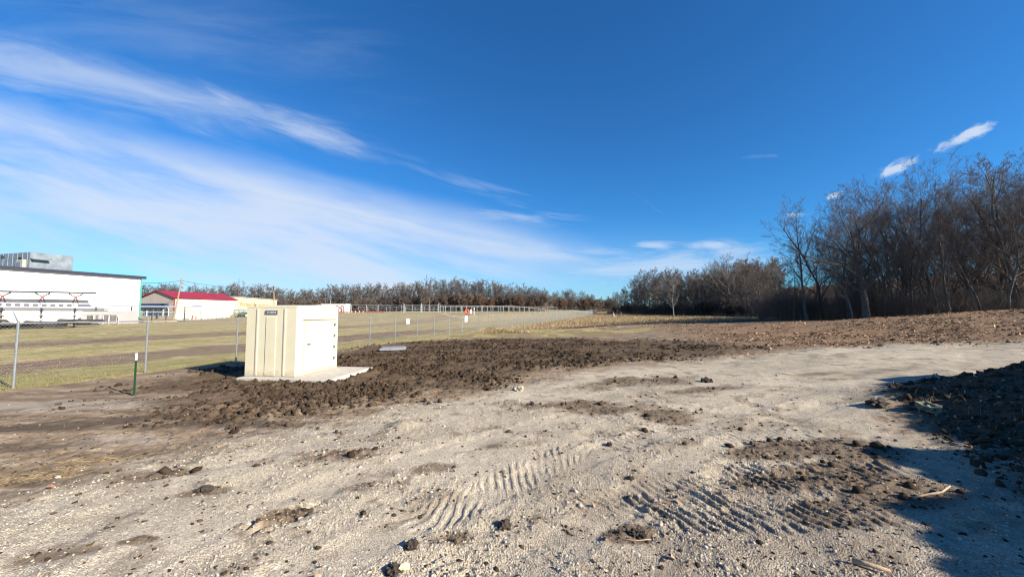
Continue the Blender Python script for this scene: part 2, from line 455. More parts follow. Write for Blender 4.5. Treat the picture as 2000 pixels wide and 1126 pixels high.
for px, py, rx, ry, s in [(1300, 812, .55, .5, .9), (1510, 880, 1.0, .42, .9), (1660, 882, .8, .55, .9), (1590, 930, 1.3, .40, .95), (1730, 960, .85, .48, .9), (1230, 1040, .28, .16, .9), (850, 915, .35, .22, .55),
                          (560, 1000, .28, .2, 1.), (700, 950, .5, .2, .5), (880, 1050, .3, .14, .6), (1250, 745, 2.4, 1.0, .6), (1120, 790, 1.2, .5, .6), (1380, 760, 1.5, .5, .55), (300, 930, .6, .2, .6),
                          (400, 960, .3, .1, .8), (1180, 800, 1.2, .4, .55), (1750, 720, 2.5, .6, .45), (1600, 730, 1.6, .4, .4), (270, 1055, .15, .07, .9), (1350, 985, 1.0, .35, .35), (1500, 1040, .8, .35, .35), (1550, 760, 1.0, .4, .4),
                          (1000, 870, .7, .25, .5), (1380, 1080, .7, .25, .3), (1640, 1000, 1.0, .4, .7), (1350, 1040, .8, .35, .3), (1150, 960, 1.0, .3, .3), (1250, 880, 1.5, .4, .4), (1700, 1080, .7, .3, .5), (1010, 1020, .5, .25, .45), (700, 890, .9, .3, .4), (450, 1010, .5, .2, .35), (200, 1010, .7, .15, .4), (120, 1080, .4, .1, .45)]:
    x, y = G(px, py); PATCH.append((x, y, rx, ry, s))
PALE = []    # pale dusty patches in the brown dirt on the left
for px, py, rx, ry, s in [(60, 790, 2.2, .5, .8), (260, 790, 1.9, .55, .95), (130, 800, 1.6, .3, .6), (250, 860, 1.0, .35, .55), (60, 900, .9, .3, .4), (330, 730, 1.0, .3, .6), (460, 835, 1.2, .3, .4)]:
    x, y = G(px, py); PALE.append((x, y, rx, ry, s))
DARKP = []   # damp streaks in that dirt
for px, py, rx, ry, s in [(60, 838, 1.5, .3, .9), (170, 828, 1.0, .25, .8), (100, 875, 1.1, .22, .6), (330, 815, 1.6, .35, .7), (60, 945, .6, .18, .7), (20, 965, .5, .12, .6), (420, 850, 1.2, .25, .4), (450, 828, 1.6, .35, .7), (560, 828, 1.2, .3, .7), (250, 885, 1.2, .25, .5), (390, 895, .8, .2, .45), (235, 765, .5, .15, .8), (190, 760, .8, .15, .6)]:
    x, y = G(px, py); DARKP.append((x, y, rx, ry, s))


def ell(X, Y, L_, rot=0.25):
    out = np.zeros(X.shape); c, s = math.cos(rot), math.sin(rot)
    for x, y, rx, ry, a in L_:
        u = ((X - x) * c + (Y - y) * s) / rx; v = (-(X - x) * s + (Y - y) * c) / ry
        out = np.maximum(out, a * np.clip(1.5 - np.sqrt(u * u + v * v), 0, 1))
    return out


def masks(X, Y):
    n1 = fbm(X * 0.9, Y * 0.9, 3, 5) - 0.5; n2 = fbm(X * 3.1, Y * 3.1, 8, 4) - 0.5; n0 = fbm(X * .16, Y * .16, 21, 3) - .5
    wob = n1 * 1.5 + n2 * 0.7
    near = 0.35 + 0.045 * np.hypot(X, Y)
    m = {}
    dl = (fence_x(Y) - X) / 1.053
    left = S((dl + 0.35 + wob * 0.5) / 0.5)
    g = S((sdpoly(X, Y, P_GRAV) + wob * 1.5) / (near * 1.7) + 0.5)
    so = S((sdpoly(X, Y, P_SOIL) + wob * 1.9 + .2) / (near * 2.6) + 0.5)
    gr = S((sdpoly(X, Y, P_GRASS) + wob * 1.1) / (near * 0.9) + 0.5)
    stb = S((Y - (47.5 + n0 * 3 + wob * .6)) / 1.5) * S((0.3 - dl) / 0.6)
    strip = stb * S((52.5 + n0 * 2 - Y) / 2) * S((X - 3) / 5)
    wood_x = np.interp(Y, [20, 40, 48, 75, 170, 260], [25, 27, 32, 52, 47, 40])
    wood = S((X - wood_x + wob * 2) / 4) * S((Y - 18) / 4)
    pat = S((ell(X, Y, PATCH) * 1.15 + wob * 0.45 - 0.25) / 0.5)
    g2 = g * (1 - pat * 0.9) * (1 - so)
    speck = S((n2 + n1 * .6 - 0.10) / 0.12)
    m['gravel'] = g2 * (1 - 0.45 * speck * S((np.hypot(X, Y) - 1) / 4)) * (1 - left)
    m['patch'] = np.maximum(g * pat, g * speck * .4)
    rut = np.zeros(X.shape)
    for pl in RUTS:
        bd = np.full(X.shape, 9e9)
        for (ax, ay), (bx, by) in zip(pl[:-1], pl[1:]):
            ex, ey = bx - ax, by - ay
            t_ = np.clip(((X - ax) * ex + (Y - ay) * ey) / (ex * ex + ey * ey), 0, 1)
            bd = np.minimum(bd, np.hypot(X - ax - ex * t_, Y - ay - ey * t_))
        rut = np.maximum(rut, 1 - S((bd + n2 * .25 - .17) / .22))
    m['rut'] = rut * g
    m['dust'] = np.maximum(.8 * m['rut'], g * S((fbm(X * .55 + Y * .25, Y * .9 - X * .15, 151, 4) - .47) / .12))
    m['soil'] = so * (1 - g * .8) * (1 - left)
    m['rough'] = np.clip(.18 + 1.1 * S((fbm(X * .55, Y * .75, 171, 4) - .42) / .2), 0, 1.2)
    m['grass'] = np.maximum(left, gr * (1 - so * .8) * (1 - stb))
    m['stubble'] = stb * (1 - wood) * (1 - left); m['strip'] = strip
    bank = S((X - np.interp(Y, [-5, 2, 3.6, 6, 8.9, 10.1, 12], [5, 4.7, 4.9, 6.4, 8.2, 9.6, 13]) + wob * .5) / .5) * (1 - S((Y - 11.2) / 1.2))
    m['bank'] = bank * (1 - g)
    far_leaf = S((X - 9 - n1 * 3 - (Y - 18) * 0.15) / 6) * S((Y - 13) / 3) * (1 - g)
    m['leaf'] = np.clip(np.maximum(far_leaf * (1 - stb) * (1 - gr) * (1 - so * .7), wood), 0, 1) * (1 - left)
    m['left'] = left; m['dl'] = dl; m['n1'] = n1; m['n2'] = n2; m['n0'] = n0; m['g'] = g
    return m


TRK = []     # tyre tracks: polyline, half width, lug spacing, lug slant, depth


def track(pts, hw, sp_, slant, dep): TRK.append(([G(*p) for p in pts], hw, sp_, slant, dep))


track([(985, 1062), (1120, 1015), (1260, 975), (1420, 955), (1600, 948), (1800, 958)], 0.40, 0.12, 0.3, 0.018)
track([(1240, 1000), (1450, 995), (1620, 985), (1800, 1000)], 0.46, 0.135, 0.3, 0.026)
track([(1420, 925), (1560, 915), (1700, 912), (1790, 925)], 0.30, 0.15, 0.3, 0.030)
track([(1180, 865), (1300, 850), (1480, 845), (1620, 852)], 0.40, 0.14, 0.3, 0.016)
track([(840, 1010), (960, 960), (1040, 915), (1120, 880)], 0.30, 0.15, -1.1, 0.013)
track([(900, 1100), (1010, 1045), (1100, 1005)], 0.28, 0.13, 1.1, 0.016)
track([(515, 1022), (560, 1000), (605, 985)], 0.16, 0.10, 0.5, 0.055)
track([(1380, 705), (1560, 692), (1800, 688)], 0.5, 0.3, 1.0, 0.02)
track([(60, 985), (300, 905), (520, 862)], 0.3, 0.18, 1.0, 0.010)
PAD_C, PAD_A = (-7.15, 13.5), math.atan2(0.31, 2.2)


def hfull(X, Y, m=None):
    """terrain with lumps, clods, stones and tread prints"""
    if m is None: m = masks(X, Y)
    h = hmac(X, Y); r = np.hypot(X, Y); nearw = 1 - S((r - 25) / 30)
    h = h + (fbm(X * .5, Y * .5, 31, 3) - .5) * 0.10 * (1 - S((r - 60) / 60)) * (0.4 + 0.6 * S((r - 2) / 6))
    a = fbm(X * 2.2, Y * 2.2, 41, 4) - .5
    bil = np.abs(fbm(X * 3.4, Y * 3.4, 51, 4) - .5) * 2
    soilw = np.maximum(m['soil'] * m['rough'], 0.22 * m['patch'])
    h = h + nearw * (a * (0.05 + 0.10 * m['soil'] + .17 * m['bank']) + soilw * (0.11 * (bil - .25)))
    d, q = cells(X * 4.2, Y * 4.2, 61)
    h = h + nearw * m['soil'] * m['rough'] * np.sqrt(np.clip(0.25 * q * q * q - d * d * .5, 0, 1)) * 0.12
    d, q = cells(X * 9.5, Y * 9.5, 66)
    h = h + nearw * soilw * np.sqrt(np.clip(0.25 * q - d * d, 0, 1)) * 0.075
    # gravel: stones of two sizes pressed in the dust
    fin = 1 - S((r - 8) / 8)
    lo = 1 - .75 * m['dust']
    d, q = cells(X * 36, Y * 36, 71)
    h = h + fin * m['gravel'] * lo * np.sqrt(np.clip(0.22 * q - d * d, 0, 1)) * 0.012
    d, q = cells(X * 15, Y * 15, 76)
    h = h + fin * m['g'] * lo * np.sqrt(np.clip(0.20 * np.clip(q - .6, 0, 1) - d * d * .7, 0, 1)) * 0.04
    h = h + fin * (fbm(X * 8, Y * 8, 81, 4) - .5) * (0.030 + 0.04 * m['patch'] + .03 * (1 - m['g']) * (1 - m['left'])) * lo
    h = h - .016 * m['rut'] * fin + .008 * fin * np.clip(m['rut'] * (1 - m['rut']) * 4, 0, 1)
    # stray lumps of mud
    d, q = cells(X * 1.7 + 3, Y * 1.7, 86)
    h = h + nearw * np.sqrt(np.clip(0.006 * np.clip(q - .55, 0, 1) - d * d, 0, 1)) * 0.24 * (1 - m['left'])
    for pts, hw, s_, slant, dep in TRK:
        bd = np.full(X.shape, 9e9); ss = np.zeros(X.shape); sd = np.zeros(X.shape); acc = 0
        for (ax, ay), (bx, by) in zip(pts[:-1], pts[1:]):
            ex, ey = bx - ax, by - ay; ll = math.hypot(ex, ey)
            t = np.clip(((X - ax) * ex + (Y - ay) * ey) / (ll * ll), 0, 1)
            qx, qy = X - ax - ex * t, Y - ay - ey * t; dd = np.hypot(qx, qy)
            k = dd < bd; bd = np.where(k, dd, bd); ss = np.where(k, acc + t * ll, ss)
            sd = np.where(k, (ex * qy - ey * qx) / ll, sd); acc += ll
        inside = 1 - S((bd - hw * .8) / (hw * .35)); brk = .25 + .75 * S((fbm(X * 2.2, Y * 2.2, 91, 4) - .36) / .22)
        ph = (ss + sd * slant + (fbm(X * 5, Y * 5, 95, 3) - .5) * .09) / s_
        w_ = ph - np.floor(ph); lug = S(w_ / .16) * S((0.62 - w_) / .16)
        h = h + inside * brk * dep * (lug - 0.6) + inside * (-.3 * dep)
    # pressed flat around the concrete pad
    c, s = math.cos(PAD_A), math.sin(PAD_A)
    u = (X - PAD_C[0]) * c + (Y - PAD_C[1]) * -s; v = (X - PAD_C[0]) * s + (Y - PAD_C[1]) * c
    k = (1 - S((np.abs(u - .25) - 1.45) / .5)) * (1 - S((np.abs(v) - 1.35) / .45))
    h = h * (1 - k) + (-0.05) * k
    return h


# ------------------------------------------------------------------ terrain sheet, split by surface
th = np.concatenate([np.arange(-180, -75, 3.0), np.arange(-75, -60, 0.8), np.arange(-60, 60, 0.115), np.arange(60, 75, 0.8), np.arange(75, 180, 3.0)])
rr = np.concatenate([np.geomspace(0.15, 2.3, 42)[:-1], np.geomspace(2.3, 34, 560)[:-1], np.geomspace(34, 110, 130)[:-1], np.geomspace(110, 2500, 70)])
TH, RR = np.meshgrid(R(1) * th, rr)
jx = (hsh(np.arange(TH.size), np.arange(TH.size) * 3, 5).reshape(TH.shape) - .5)
TX, TY = RR * np.sin(TH), RR * np.cos(TH)
mk = masks(TX, TY)
TZ = hfull(TX, TY, mk)
far = S((RR - 500) / 800); TZ = TZ * (1 - far * .6)


def blend(c, col_, w): return c * (1 - w[..., None]) + np.array(col_) * w[..., None]


n1, n2, n0 = mk['n1'], mk['n2'], mk['n0']
C = np.broadcast_to(np.array((0.205, 0.150, 0.100)), TX.shape + (3,)).copy()
dn = fbm(TX * 1.4, TY * 1.4, 111, 5) - .5
C *= (1 + dn[..., None] * 0.7)
stk = fbm(TX * 1.0 + TY * .35, TY * 4.2 - TX * .6, 113, 5); stf = fbm(TX * 6, TY * 11, 114, 4)
C = blend(C, (0.31, 0.25, 0.19), S((stk - .51) / .10) * .7 * S((stf - .3) / .3)); C = blend(C, (0.085, 0.062, 0.045), S((.45 - stk) / .1) * .65 * S((.62 - stf) / .2))
pale = S((ell(TX, TY, PALE, .15) + n1 * .6 + n2 * .35 - .2) / .6); C = blend(C, (0.31, 0.262, 0.212), pale * .85)
dk = S((ell(TX, TY, DARKP, .15) + n1 * .7 + n2 * .35 - .25) / .6); C = blend(C, (0.075, 0.056, 0.042), dk * .85)
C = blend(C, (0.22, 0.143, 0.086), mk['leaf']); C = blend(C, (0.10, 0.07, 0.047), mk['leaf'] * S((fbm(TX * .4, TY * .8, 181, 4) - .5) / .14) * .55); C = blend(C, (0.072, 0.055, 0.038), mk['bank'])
C = blend(C, (0.445, 0.385, 0.295), mk['gravel']); C = blend(C, (0.485, 0.42, 0.33), mk['dust'] * mk['gravel'] * .8)
C *= (1 + (mk['gravel'] * (fbm(TX * .8, TY * 1.6, 117, 5) - .5) * .5)[..., None])
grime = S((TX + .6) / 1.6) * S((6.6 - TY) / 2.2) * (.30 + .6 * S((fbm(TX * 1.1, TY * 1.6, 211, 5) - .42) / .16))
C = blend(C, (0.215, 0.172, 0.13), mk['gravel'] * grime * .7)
C = blend(C, (0.105, 0.076, 0.053), mk['patch'] * .66)
sv = fbm(TX * 1.1, TY * 1.1, 121, 4)
C = blend(C, (0.052, 0.035, 0.022), mk['soil'] * (0.82 + .18 * S((sv - .35) / .2)))
C = blend(C, (0.15, 0.105, 0.065), mk['soil'] * np.clip(1.1 - mk['rough'], 0, 1) * (.35 + .65 * S((sv - .45) / .15)) * .55)
C = blend(C, (0.12, 0.085, 0.058), mk['soil'] * S((fbm(TX * .25, TY * .5, 123, 3) - .5) / .12) * S((-1.5 - TX) / 3) * S((11.5 - TY) / 2) * .7)
# lawn and hay field: dormant straw with green and mown, bare streaks running along the fence
along = TX * .33 / 1.053 + TY / 1.053
stv = fbm(mk['dl'] * .55, along * .035, 131, 4); st2 = fbm(mk['dl'] * 1.6, along * .12, 137, 4)
grass_c = np.broadcast_to(np.array((0.31, 0.245, 0.115)), C.shape).copy()
grass_c = blend(grass_c, (0.20, 0.195, 0.065), S((st2 - .44) / .14) * .8)
grass_c = blend(grass_c, (0.38, 0.30, 0.16), S((fbm(TX * .7, TY * .7, 141, 4) - .5) / .2) * .6)
strp = (S((mk['dl'] - 3.6 + n1 * 1.2) / .8) * S((9.6 - mk['dl'] + n1 * 1.5) / 1.5) * 1.0 * S((60 - TY) / 25) + S((mk['dl'] - 18 + n1 * 2) / 1.5) * S((26 - mk['dl'] + n1 * 2) / 2) * .75)
strp = strp * S((stv - .26) / .2) * (.55 + .45 * S((st2 - .38) / .16))
grass_c = blend(grass_c, (0.155, 0.10, 0.078), np.clip(strp * 1.35, 0, 1))
grass_c = grass_c * (1 + (.9 * (fbm(mk['dl'] * 5, along * .9, 191, 4) - .5) + .8 * (fbm(TX * 4, TY * 4, 193, 4) - .5))[..., None])
edge = np.exp(-(mk['dl'] / .55) ** 2) * S((TY - 12) / 6)
grass_c = blend(grass_c, (0.40, 0.31, 0.17), edge * .8 * S((n1 + .3) / .3))
grass_c = blend(grass_c, (0.30, 0.245, 0.115), (1 - mk['left']) * (.35 + .5 * S((fbm(TX * .5, TY * .5, 161, 4) - .42) / .15)))
grass_c = blend(grass_c, (0.30, 0.24, 0.15), mk['left'] * S((TY - 45) / 20) * .5)
grass_c = blend(grass_c, (.17, .125, .075), (1 - mk['left']) * S((fbm(TX * .8, TY * .35, 163, 4) - .52) / .1) * .7)
C = C * (1 - mk['grass'][..., None]) + grass_c * mk['grass'][..., None]
C = blend(C, (0.19, 0.135, 0.078), mk['stubble']); C = blend(C, (0.11, 0.08, 0.052), mk['stubble'] * S((fbm(TX * .25, TY * .12, 183, 4) - .5) / .1) * .6); C = blend(C, (0.05, 0.037, 0.028), mk['strip'] * .92)
C = np.clip(C, 0.01, 0.9)

gm = bpy.data.materials.new('earth'); gm.use_nodes = True
t = gm.node_tree; b = t.nodes['Principled BSDF']; b.inputs['Roughness'].default_value = 0.95; b.inputs['Specular IOR Level'].default_value = 0.12


def node(ty, **kw):
    n = t.nodes.new(ty)
    for k_, v_ in kw.items(): setattr(n, k_, v_)
    return n


tcn = node('ShaderNodeTexCoord'); ac = node('ShaderNodeVertexColor', layer_name='col'); am = node('ShaderNodeVertexColor', layer_name='mask')
sm = node('ShaderNodeSeparateColor'); t.links.new(am.outputs[0], sm.inputs[0])


def mth(op, a, b_=None):
    n = node('ShaderNodeMath', operation=op)
    for i, v in enumerate((a, b_)):
        if v is None: continue
        if isinstance(v, (int, float)): n.inputs[i].default_value = v
        else: t.links.new(v, n.inputs[i])
    return n.outputs[0]


def tnoise(scale, det, rough=.6):
    n = node('ShaderNodeTexNoise'); t.links.new(tcn.outputs['Object'], n.inputs['Vector'])
    n.inputs['Scale'].default_value = scale; n.inputs['Detail'].default_value = det; n.inputs['Roughness'].default_value = rough
    return n.outputs[0]


def tvor(scale):
    n = node('ShaderNodeTexVoronoi'); t.links.new(tcn.outputs['Object'], n.inputs['Vector']); n.inputs['Scale'].default_value = scale
    s_ = node('ShaderNodeSeparateColor'); t.links.new(n.outputs['Color'], s_.inputs[0])
    return n.outputs['Distance'], s_.outputs[0]


vd, vc = tvor(70); vd2, vc2 = tvor(34)
na, nb, nc = tnoise(7, 6), tnoise(38, 4), tnoise(1.3, 4)
grav_f = mth('ADD', 0.62, mth('ADD', mth('MULTIPLY', vc, 0.55), mth('MULTIPLY', vc2, 0.28)))
grav_f = mth('MULTIPLY', grav_f, mth('SUBTRACT', 1.05, mth('MULTIPLY', vd, 0.35)))
earth_f = mth('ADD', 0.38, mth('ADD', mth('MULTIPLY', na, 0.75), mth('MULTIPLY', nb, 0.52)))
mixf = node('ShaderNodeMix', data_type='FLOAT'); t.links.new(sm.outputs[0], mixf.inputs[0]); t.links.new(earth_f, mixf.inputs[2]); t.links.new(grav_f, mixf.inputs[3])
vm = node('ShaderNodeVectorMath', operation='SCALE'); t.links.new(ac.outputs[0], vm.inputs[0]); t.links.new(mixf.outputs[0], vm.inputs['Scale'])
t.links.new(vm.outputs[0], b.inputs['Base Color'])
hh = mth('ADD', mth('MULTIPLY', na, 1.2), mth('MULTIPLY', nb, 0.5))
hh = mth('ADD', mth('MULTIPLY', hh, mth('SUBTRACT', 1.1, sm.outputs[0])), mth('MULTIPLY', mth('SUBTRACT', 0.6, vd), mth('MULTIPLY', sm.outputs[0], 0.8)))
bp = node('ShaderNodeBump'); bp.inputs['Strength'].default_value = 0.7; bp.inputs['Distance'].default_value = 0.03
t.links.new(hh, bp.inputs['Height']); t.links.new(bp.outputs[0], b.inputs['Normal'])

V = np.stack([TX, TY, TZ], -1).reshape(-1, 3)
nr, ncg = TX.shape
ii, jj = np.meshgrid(np.arange(nr - 1), np.arange(ncg), indexing='ij'); j2 = (jj + 1) % ncg
Q = np.stack([ii * ncg + jj, ii * ncg + j2, (ii + 1) * ncg + j2, (ii + 1) * ncg + jj], -1).reshape(-1, 4)
Q = Q[:, ::-1]
fn = np.cross(V[Q[:, 2]] - V[Q[:, 0]], V[Q[:, 3]] - V[Q[:, 1]])
VN = np.zeros_like(V)
for k in range(4):
    for ax in range(3): VN[:, ax] += np.bincount(Q[:, k], weights=fn[:, ax], minlength=len(V))
VN /= np.linalg.norm(VN, axis=1, keepdims=True) + 1e-12
cls = np.argmax(np.stack([np.full(TX.shape, .33), mk['g'] * .9 * (1 - mk['soil']), mk['soil'], mk['grass'], mk['stubble'], np.maximum(mk['leaf'], 0) * .8, mk['bank'] * .9]), 0).ravel()
fc = cls[Q[:, 0]]
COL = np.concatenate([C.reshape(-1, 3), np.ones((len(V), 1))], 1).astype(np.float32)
MSK = np.stack([np.clip(mk['gravel'] + .25 * mk['patch'], 0, 1).ravel(), mk['soil'].ravel(), mk['grass'].ravel(), np.ones(len(V))], 1).astype(np.float32)
names = ['dirt_ground', 'gravel_road', 'bare_soil_ground', 'grass_field', 'stubble_field', 'leafy_ground', 'bank_ground']
labs = ['brown compacted dirt with pale dusty patches', 'pale gravel road curving away to the right', 'dark freshly turned soil around the shed', 'dormant straw coloured grass field', 'harvested corn stubble field', 'ground under fallen brown leaves', 'dark bank rising beside the gravel road']
for c in range(7):
    q = Q[fc == c]
    if not len(q): continue
    u, inv = np.unique(q, return_inverse=True)
    extra = []
    if c == 1:     # close the tiny opening under the camera
        pass
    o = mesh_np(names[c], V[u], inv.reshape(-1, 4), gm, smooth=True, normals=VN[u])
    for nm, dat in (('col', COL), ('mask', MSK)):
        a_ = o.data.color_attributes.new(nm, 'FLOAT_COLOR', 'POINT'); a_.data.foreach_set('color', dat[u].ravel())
    tag(o, labs[c], 'ground', kind='structure')

# ------------------------------------------------------------------ scattered ground cover (stuff)
rng = np.random.default_rng(11)


def scatter(n, r0, r1, key, pw=1.0, ang=62, a0=None, thr=None):
    """random ground spots, denser close by, kept with the probability of a surface mask"""
    r = np.exp(rng.uniform(math.log(r0), math.log(r1), n)) if pw == 1 else (r0 + (r1 - r0) * rng.random(n) ** pw)
    a = R(1) * (rng.uniform(-ang, ang, n) if a0 is None else rng.uniform(a0, ang, n))
    X, Y = r * np.sin(a), r * np.cos(a); m = masks(X, Y)
    w = m[key] if isinstance(key, str) else key(m, X, Y)
    kx = rng.random(n) < w
    X, Y = X[kx], Y[kx]; m = {k_: v_[kx] for k_, v_ in m.items()}
    return X, Y, hfull(X, Y, m), m


def rotm(n, tilt=1.0):
    a, b_, c_ = rng.uniform(0, 2 * math.pi, n), rng.normal(0, tilt, n), rng.normal(0, tilt, n)
    ca_, sa, cb_, sb, cc, s_c = np.cos(a), np.sin(a), np.cos(b_), np.sin(b_), np.cos(c_), np.sin(c_)
    Z, O = np.zeros(n), np.ones(n)
    rz = np.stack([ca_, -sa, Z, sa, ca_, Z, Z, Z, O], -1).reshape(n, 3, 3)
    rx = np.stack([O, Z, Z, Z, cb_, -sb, Z, sb, cb_], -1).reshape(n, 3, 3)
    ry = np.stack([cc, Z, s_c, Z, O, Z, -s_c, Z, cc], -1).reshape(n, 3, 3)
    return rz @ rx @ ry


gphi = (1 + 5 ** .5) / 2
ICO = np.array([(-1, gphi, 0), (1, gphi, 0), (-1, -gphi, 0), (1, -gphi, 0), (0, -1, gphi), (0, 1, gphi), (0, -1, -gphi), (0, 1, -gphi), (gphi, 0, -1), (gphi, 0, 1), (-gphi, 0, -1), (-gphi, 0, 1)]) / 1.9
ICF = np.array([(0, 11, 5), (0, 5, 1), (0, 1, 7), (0, 7, 10), (0, 10, 11), (1, 5, 9), (5, 11, 4), (11, 10, 2), (10, 7, 6), (7, 1, 8), (3, 9, 4), (3, 4, 2), (3, 2, 6), (3, 6, 8), (3, 8, 9), (4, 9, 5), (2, 4, 11), (6, 2, 10), (8, 6, 7), (9, 8, 1)])


def stones(name, X, Y, Z, size, flat, m, label, cat, rough=.35, sink=.25):
    n = len(X)
    base = ICO[None] * (1 + rng.uniform(-rough, rough, (n, 12, 1))) * np.stack([np.ones(n), rng.uniform(.6, 1, n), flat * rng.uniform(.7, 1.2, n)], -1)[:, None, :]
    v = np.einsum('nij,nkj->nki', rotm(n, .35), base) * size[:, None, None]
    v += np.stack([X, Y, Z + size * flat * (.5 - sink)], -1)[:, None, :]
    f = ICF[None] + (np.arange(n) * 12)[:, None, None]
    o = mesh_np(name, v.reshape(-1, 3), f.reshape(-1, 3), m)
    return tag(o, label, cat, kind='stuff')


stone_m = mat_island('gravel_stones', [(.25, .21, .165), (.38, .33, .27), (.46, .41, .34), (.32, .275, .22), (.50, .45, .38)], .9)
clods_m = mat_island('soil_clods', [(.028, .0195, .013), (.052, .036, .025), (.038, .027, .018), (.085, .06, .04)], 1.0, .1)
leaf_m = mat_island('fallen_leaves', [(.10, .058, .036), (.28, .175, .10), (.19, .11, .062), (.44, .31, .20), (.13, .078, .05), (.33, .22, .135)], .8)
straw_m = mat_island('straw', [(.27, .195, .105), (.42, .32, .18), (.18, .13, .07), (.34, .25, .14)], .8)
grass_m = mat_island('grass_blades', [(.26, .22, .09), (.15, .16, .05), (.36, .29, .15), (.20, .19, .07)], .8)

X, Y, Z, m_ = scatter(120000, 2.3, 15, lambda m, x, y: np.clip(m['gravel'] * (1 - .8 * m['dust']) * .9 + (.03 + .1 * m['g']) * (1 - m['soil']) * (1 - m['grass']), 0, 1))
sz = np.exp(rng.normal(math.log(.0056), .42, len(X))) * (1 + .05 * np.hypot(X, Y)); sz = np.clip(sz, .003, .020)
stones('gravel', X, Y, Z, sz, .6, stone_m, 'loose pale limestone gravel on the road', 'gravel', .35, .6)
X, Y, Z, m_ = scatter(16000, 2.4, 13, lambda m, x, y: m['gravel'] * (1 - m['dust']) * S((fbm(x * .8, y * 1.4, 201, 4) - .5) / .12) * .6)
sz = np.clip(np.exp(rng.normal(math.log(.014), .4, len(X))), .008, .034)
stones('coarse_gravel', X, Y, Z, sz, .65, stone_m, 'coarser stones washed up between the wheel ruts', 'gravel', .4, .45)
X, Y, Z, m_ = scatter(110000, 6, 45, lambda m, x, y: np.clip(m['bank'] * .5 + m['soil'] * m['rough'] * .9 + m['patch'] * .07 * (np.hypot(x, y) < 14), 0, 1))
sz = np.clip(np.exp(rng.normal(math.log(.017), .75, len(X))) * (.7 + .03 * np.hypot(X, Y)), .006, .085)
stones('soil_clods', X, Y, Z, sz, .8, clods_m, 'dark crumbling clods of turned soil', 'soil', .4)
X, Y, Z, m_ = scatter(24000, 2.4, 14, lambda m, x, y: np.clip(.10 * m['g'] + m['patch'] * .6 + .5 * (1 - m['g']) * (1 - m['left']), 0, 1))
sz = np.clip(np.exp(rng.normal(math.log(.0125), .5, len(X))), .005, .034)
stones('mud_crumbs', X, Y, Z, sz, .6, clods_m, 'brown crumbs of mud lying about on the gravel and dirt', 'mud', .4, .55)


def flat_bits(name, X, Y, Z, ln, wd, m, label, cat, tilt=.5, lift=.01):
    n = len(X)
    b0 = np.array([(-.5, -.15, 0), (-.1, -.5, .12), (.5, -.05, .0), (.0, .5, .14)])
    v = b0[None] * np.stack([ln, wd, ln], -1)[:, None, :]
    v = np.einsum('nij,nkj->nki', rotm(n, tilt), v) + np.stack([X, Y, Z + lift], -1)[:, None, :]
    i0 = np.arange(n) * 4
    f = np.concatenate([np.stack([i0, i0 + 1, i0 + 3], -1), np.stack([i0 + 1, i0 + 2, i0 + 3], -1)])
    return tag(mesh_np(name, v.reshape(-1, 3), f, m), label, cat, kind='stuff')


X, Y, Z, m_ = scatter(120000, 12, 60, lambda m, x, y: m['leaf'] * np.clip(.38 + 2.6 * (m['n1'] + .04) + 1.6 * m['n0'], .12, 1) * (y < 46), ang=66, a0=5)
s_ = np.exp(rng.normal(math.log(.085), .4, len(X))); flat_bits('fallen_leaves', X, Y, Z, s_, s_ * rng.uniform(.5, .9, len(X)), leaf_m, 'brown fallen leaves covering the rise below the wood', 'leaves', .5, .02)
X, Y, Z, m_ = scatter(26000, 2.6, 15, lambda m, x, y: np.clip(m['bank'] * .9 + m['patch'] * .012 + .005, 0, 1), ang=66, a0=-50)
s_ = rng.uniform(.03, .085, len(X)); flat_bits('bank_leaves', X, Y, Z, s_, s_ * rng.uniform(.4, .9, len(X)), leaf_m, 'dead leaves and litter on the shaded bank', 'leaves', .6, .015)


def stalks(name, X, Y, Z, h, r, lean, m, label, cat, curve=0.0):
    n = len(X); a = rng.uniform(0, 2 * math.pi, n); l = np.abs(rng.normal(0, lean, n)) if lean < 1.4 else 1.45 - np.abs(rng.normal(0, .12, n))
    d = np.stack([np.cos(a) * np.sin(l), np.sin(a) * np.sin(l), np.cos(l)], -1)
    side = np.cross(d, rng.normal(size=(n, 3))); side /= np.linalg.norm(side, axis=1, keepdims=True) + 1e-9
    p = np.stack([X, Y, Z - .01], -1); oth = np.cross(d, side)
    mid = p + d * h[:, None] * .55; drop = np.zeros((n, 3)); drop[:, 2] = -curve * h; top = p + d * h[:, None] + drop + np.stack([np.cos(a), np.sin(a), 0 * a], -1) * (curve * h * .6)[:, None]
    def ring(c_, k_): return np.stack([c_ + side * (r * k_)[:, None], c_ + (-side * .5 + oth * .8) * (r * k_)[:, None], c_ + (-side * .5 - oth * .8) * (r * k_)[:, None]], 1)
    o1 = np.ones(n)
    v = np.concatenate([ring(p, o1), ring(mid, o1 * .85), ring(top, o1 * .5)], 1).reshape(-1, 3)
    i0 = np.arange(n) * 9; fs = []
    for k_ in (0, 3):
        for q in range(3): fs.append(np.stack([i0 + k_ + q, i0 + k_ + (q + 1) % 3, i0 + k_ + 3 + (q + 1) % 3, i0 + k_ + 3 + q], -1))
    return tag(mesh_np(name, v, np.concatenate(fs), m), label, cat, kind='stuff')


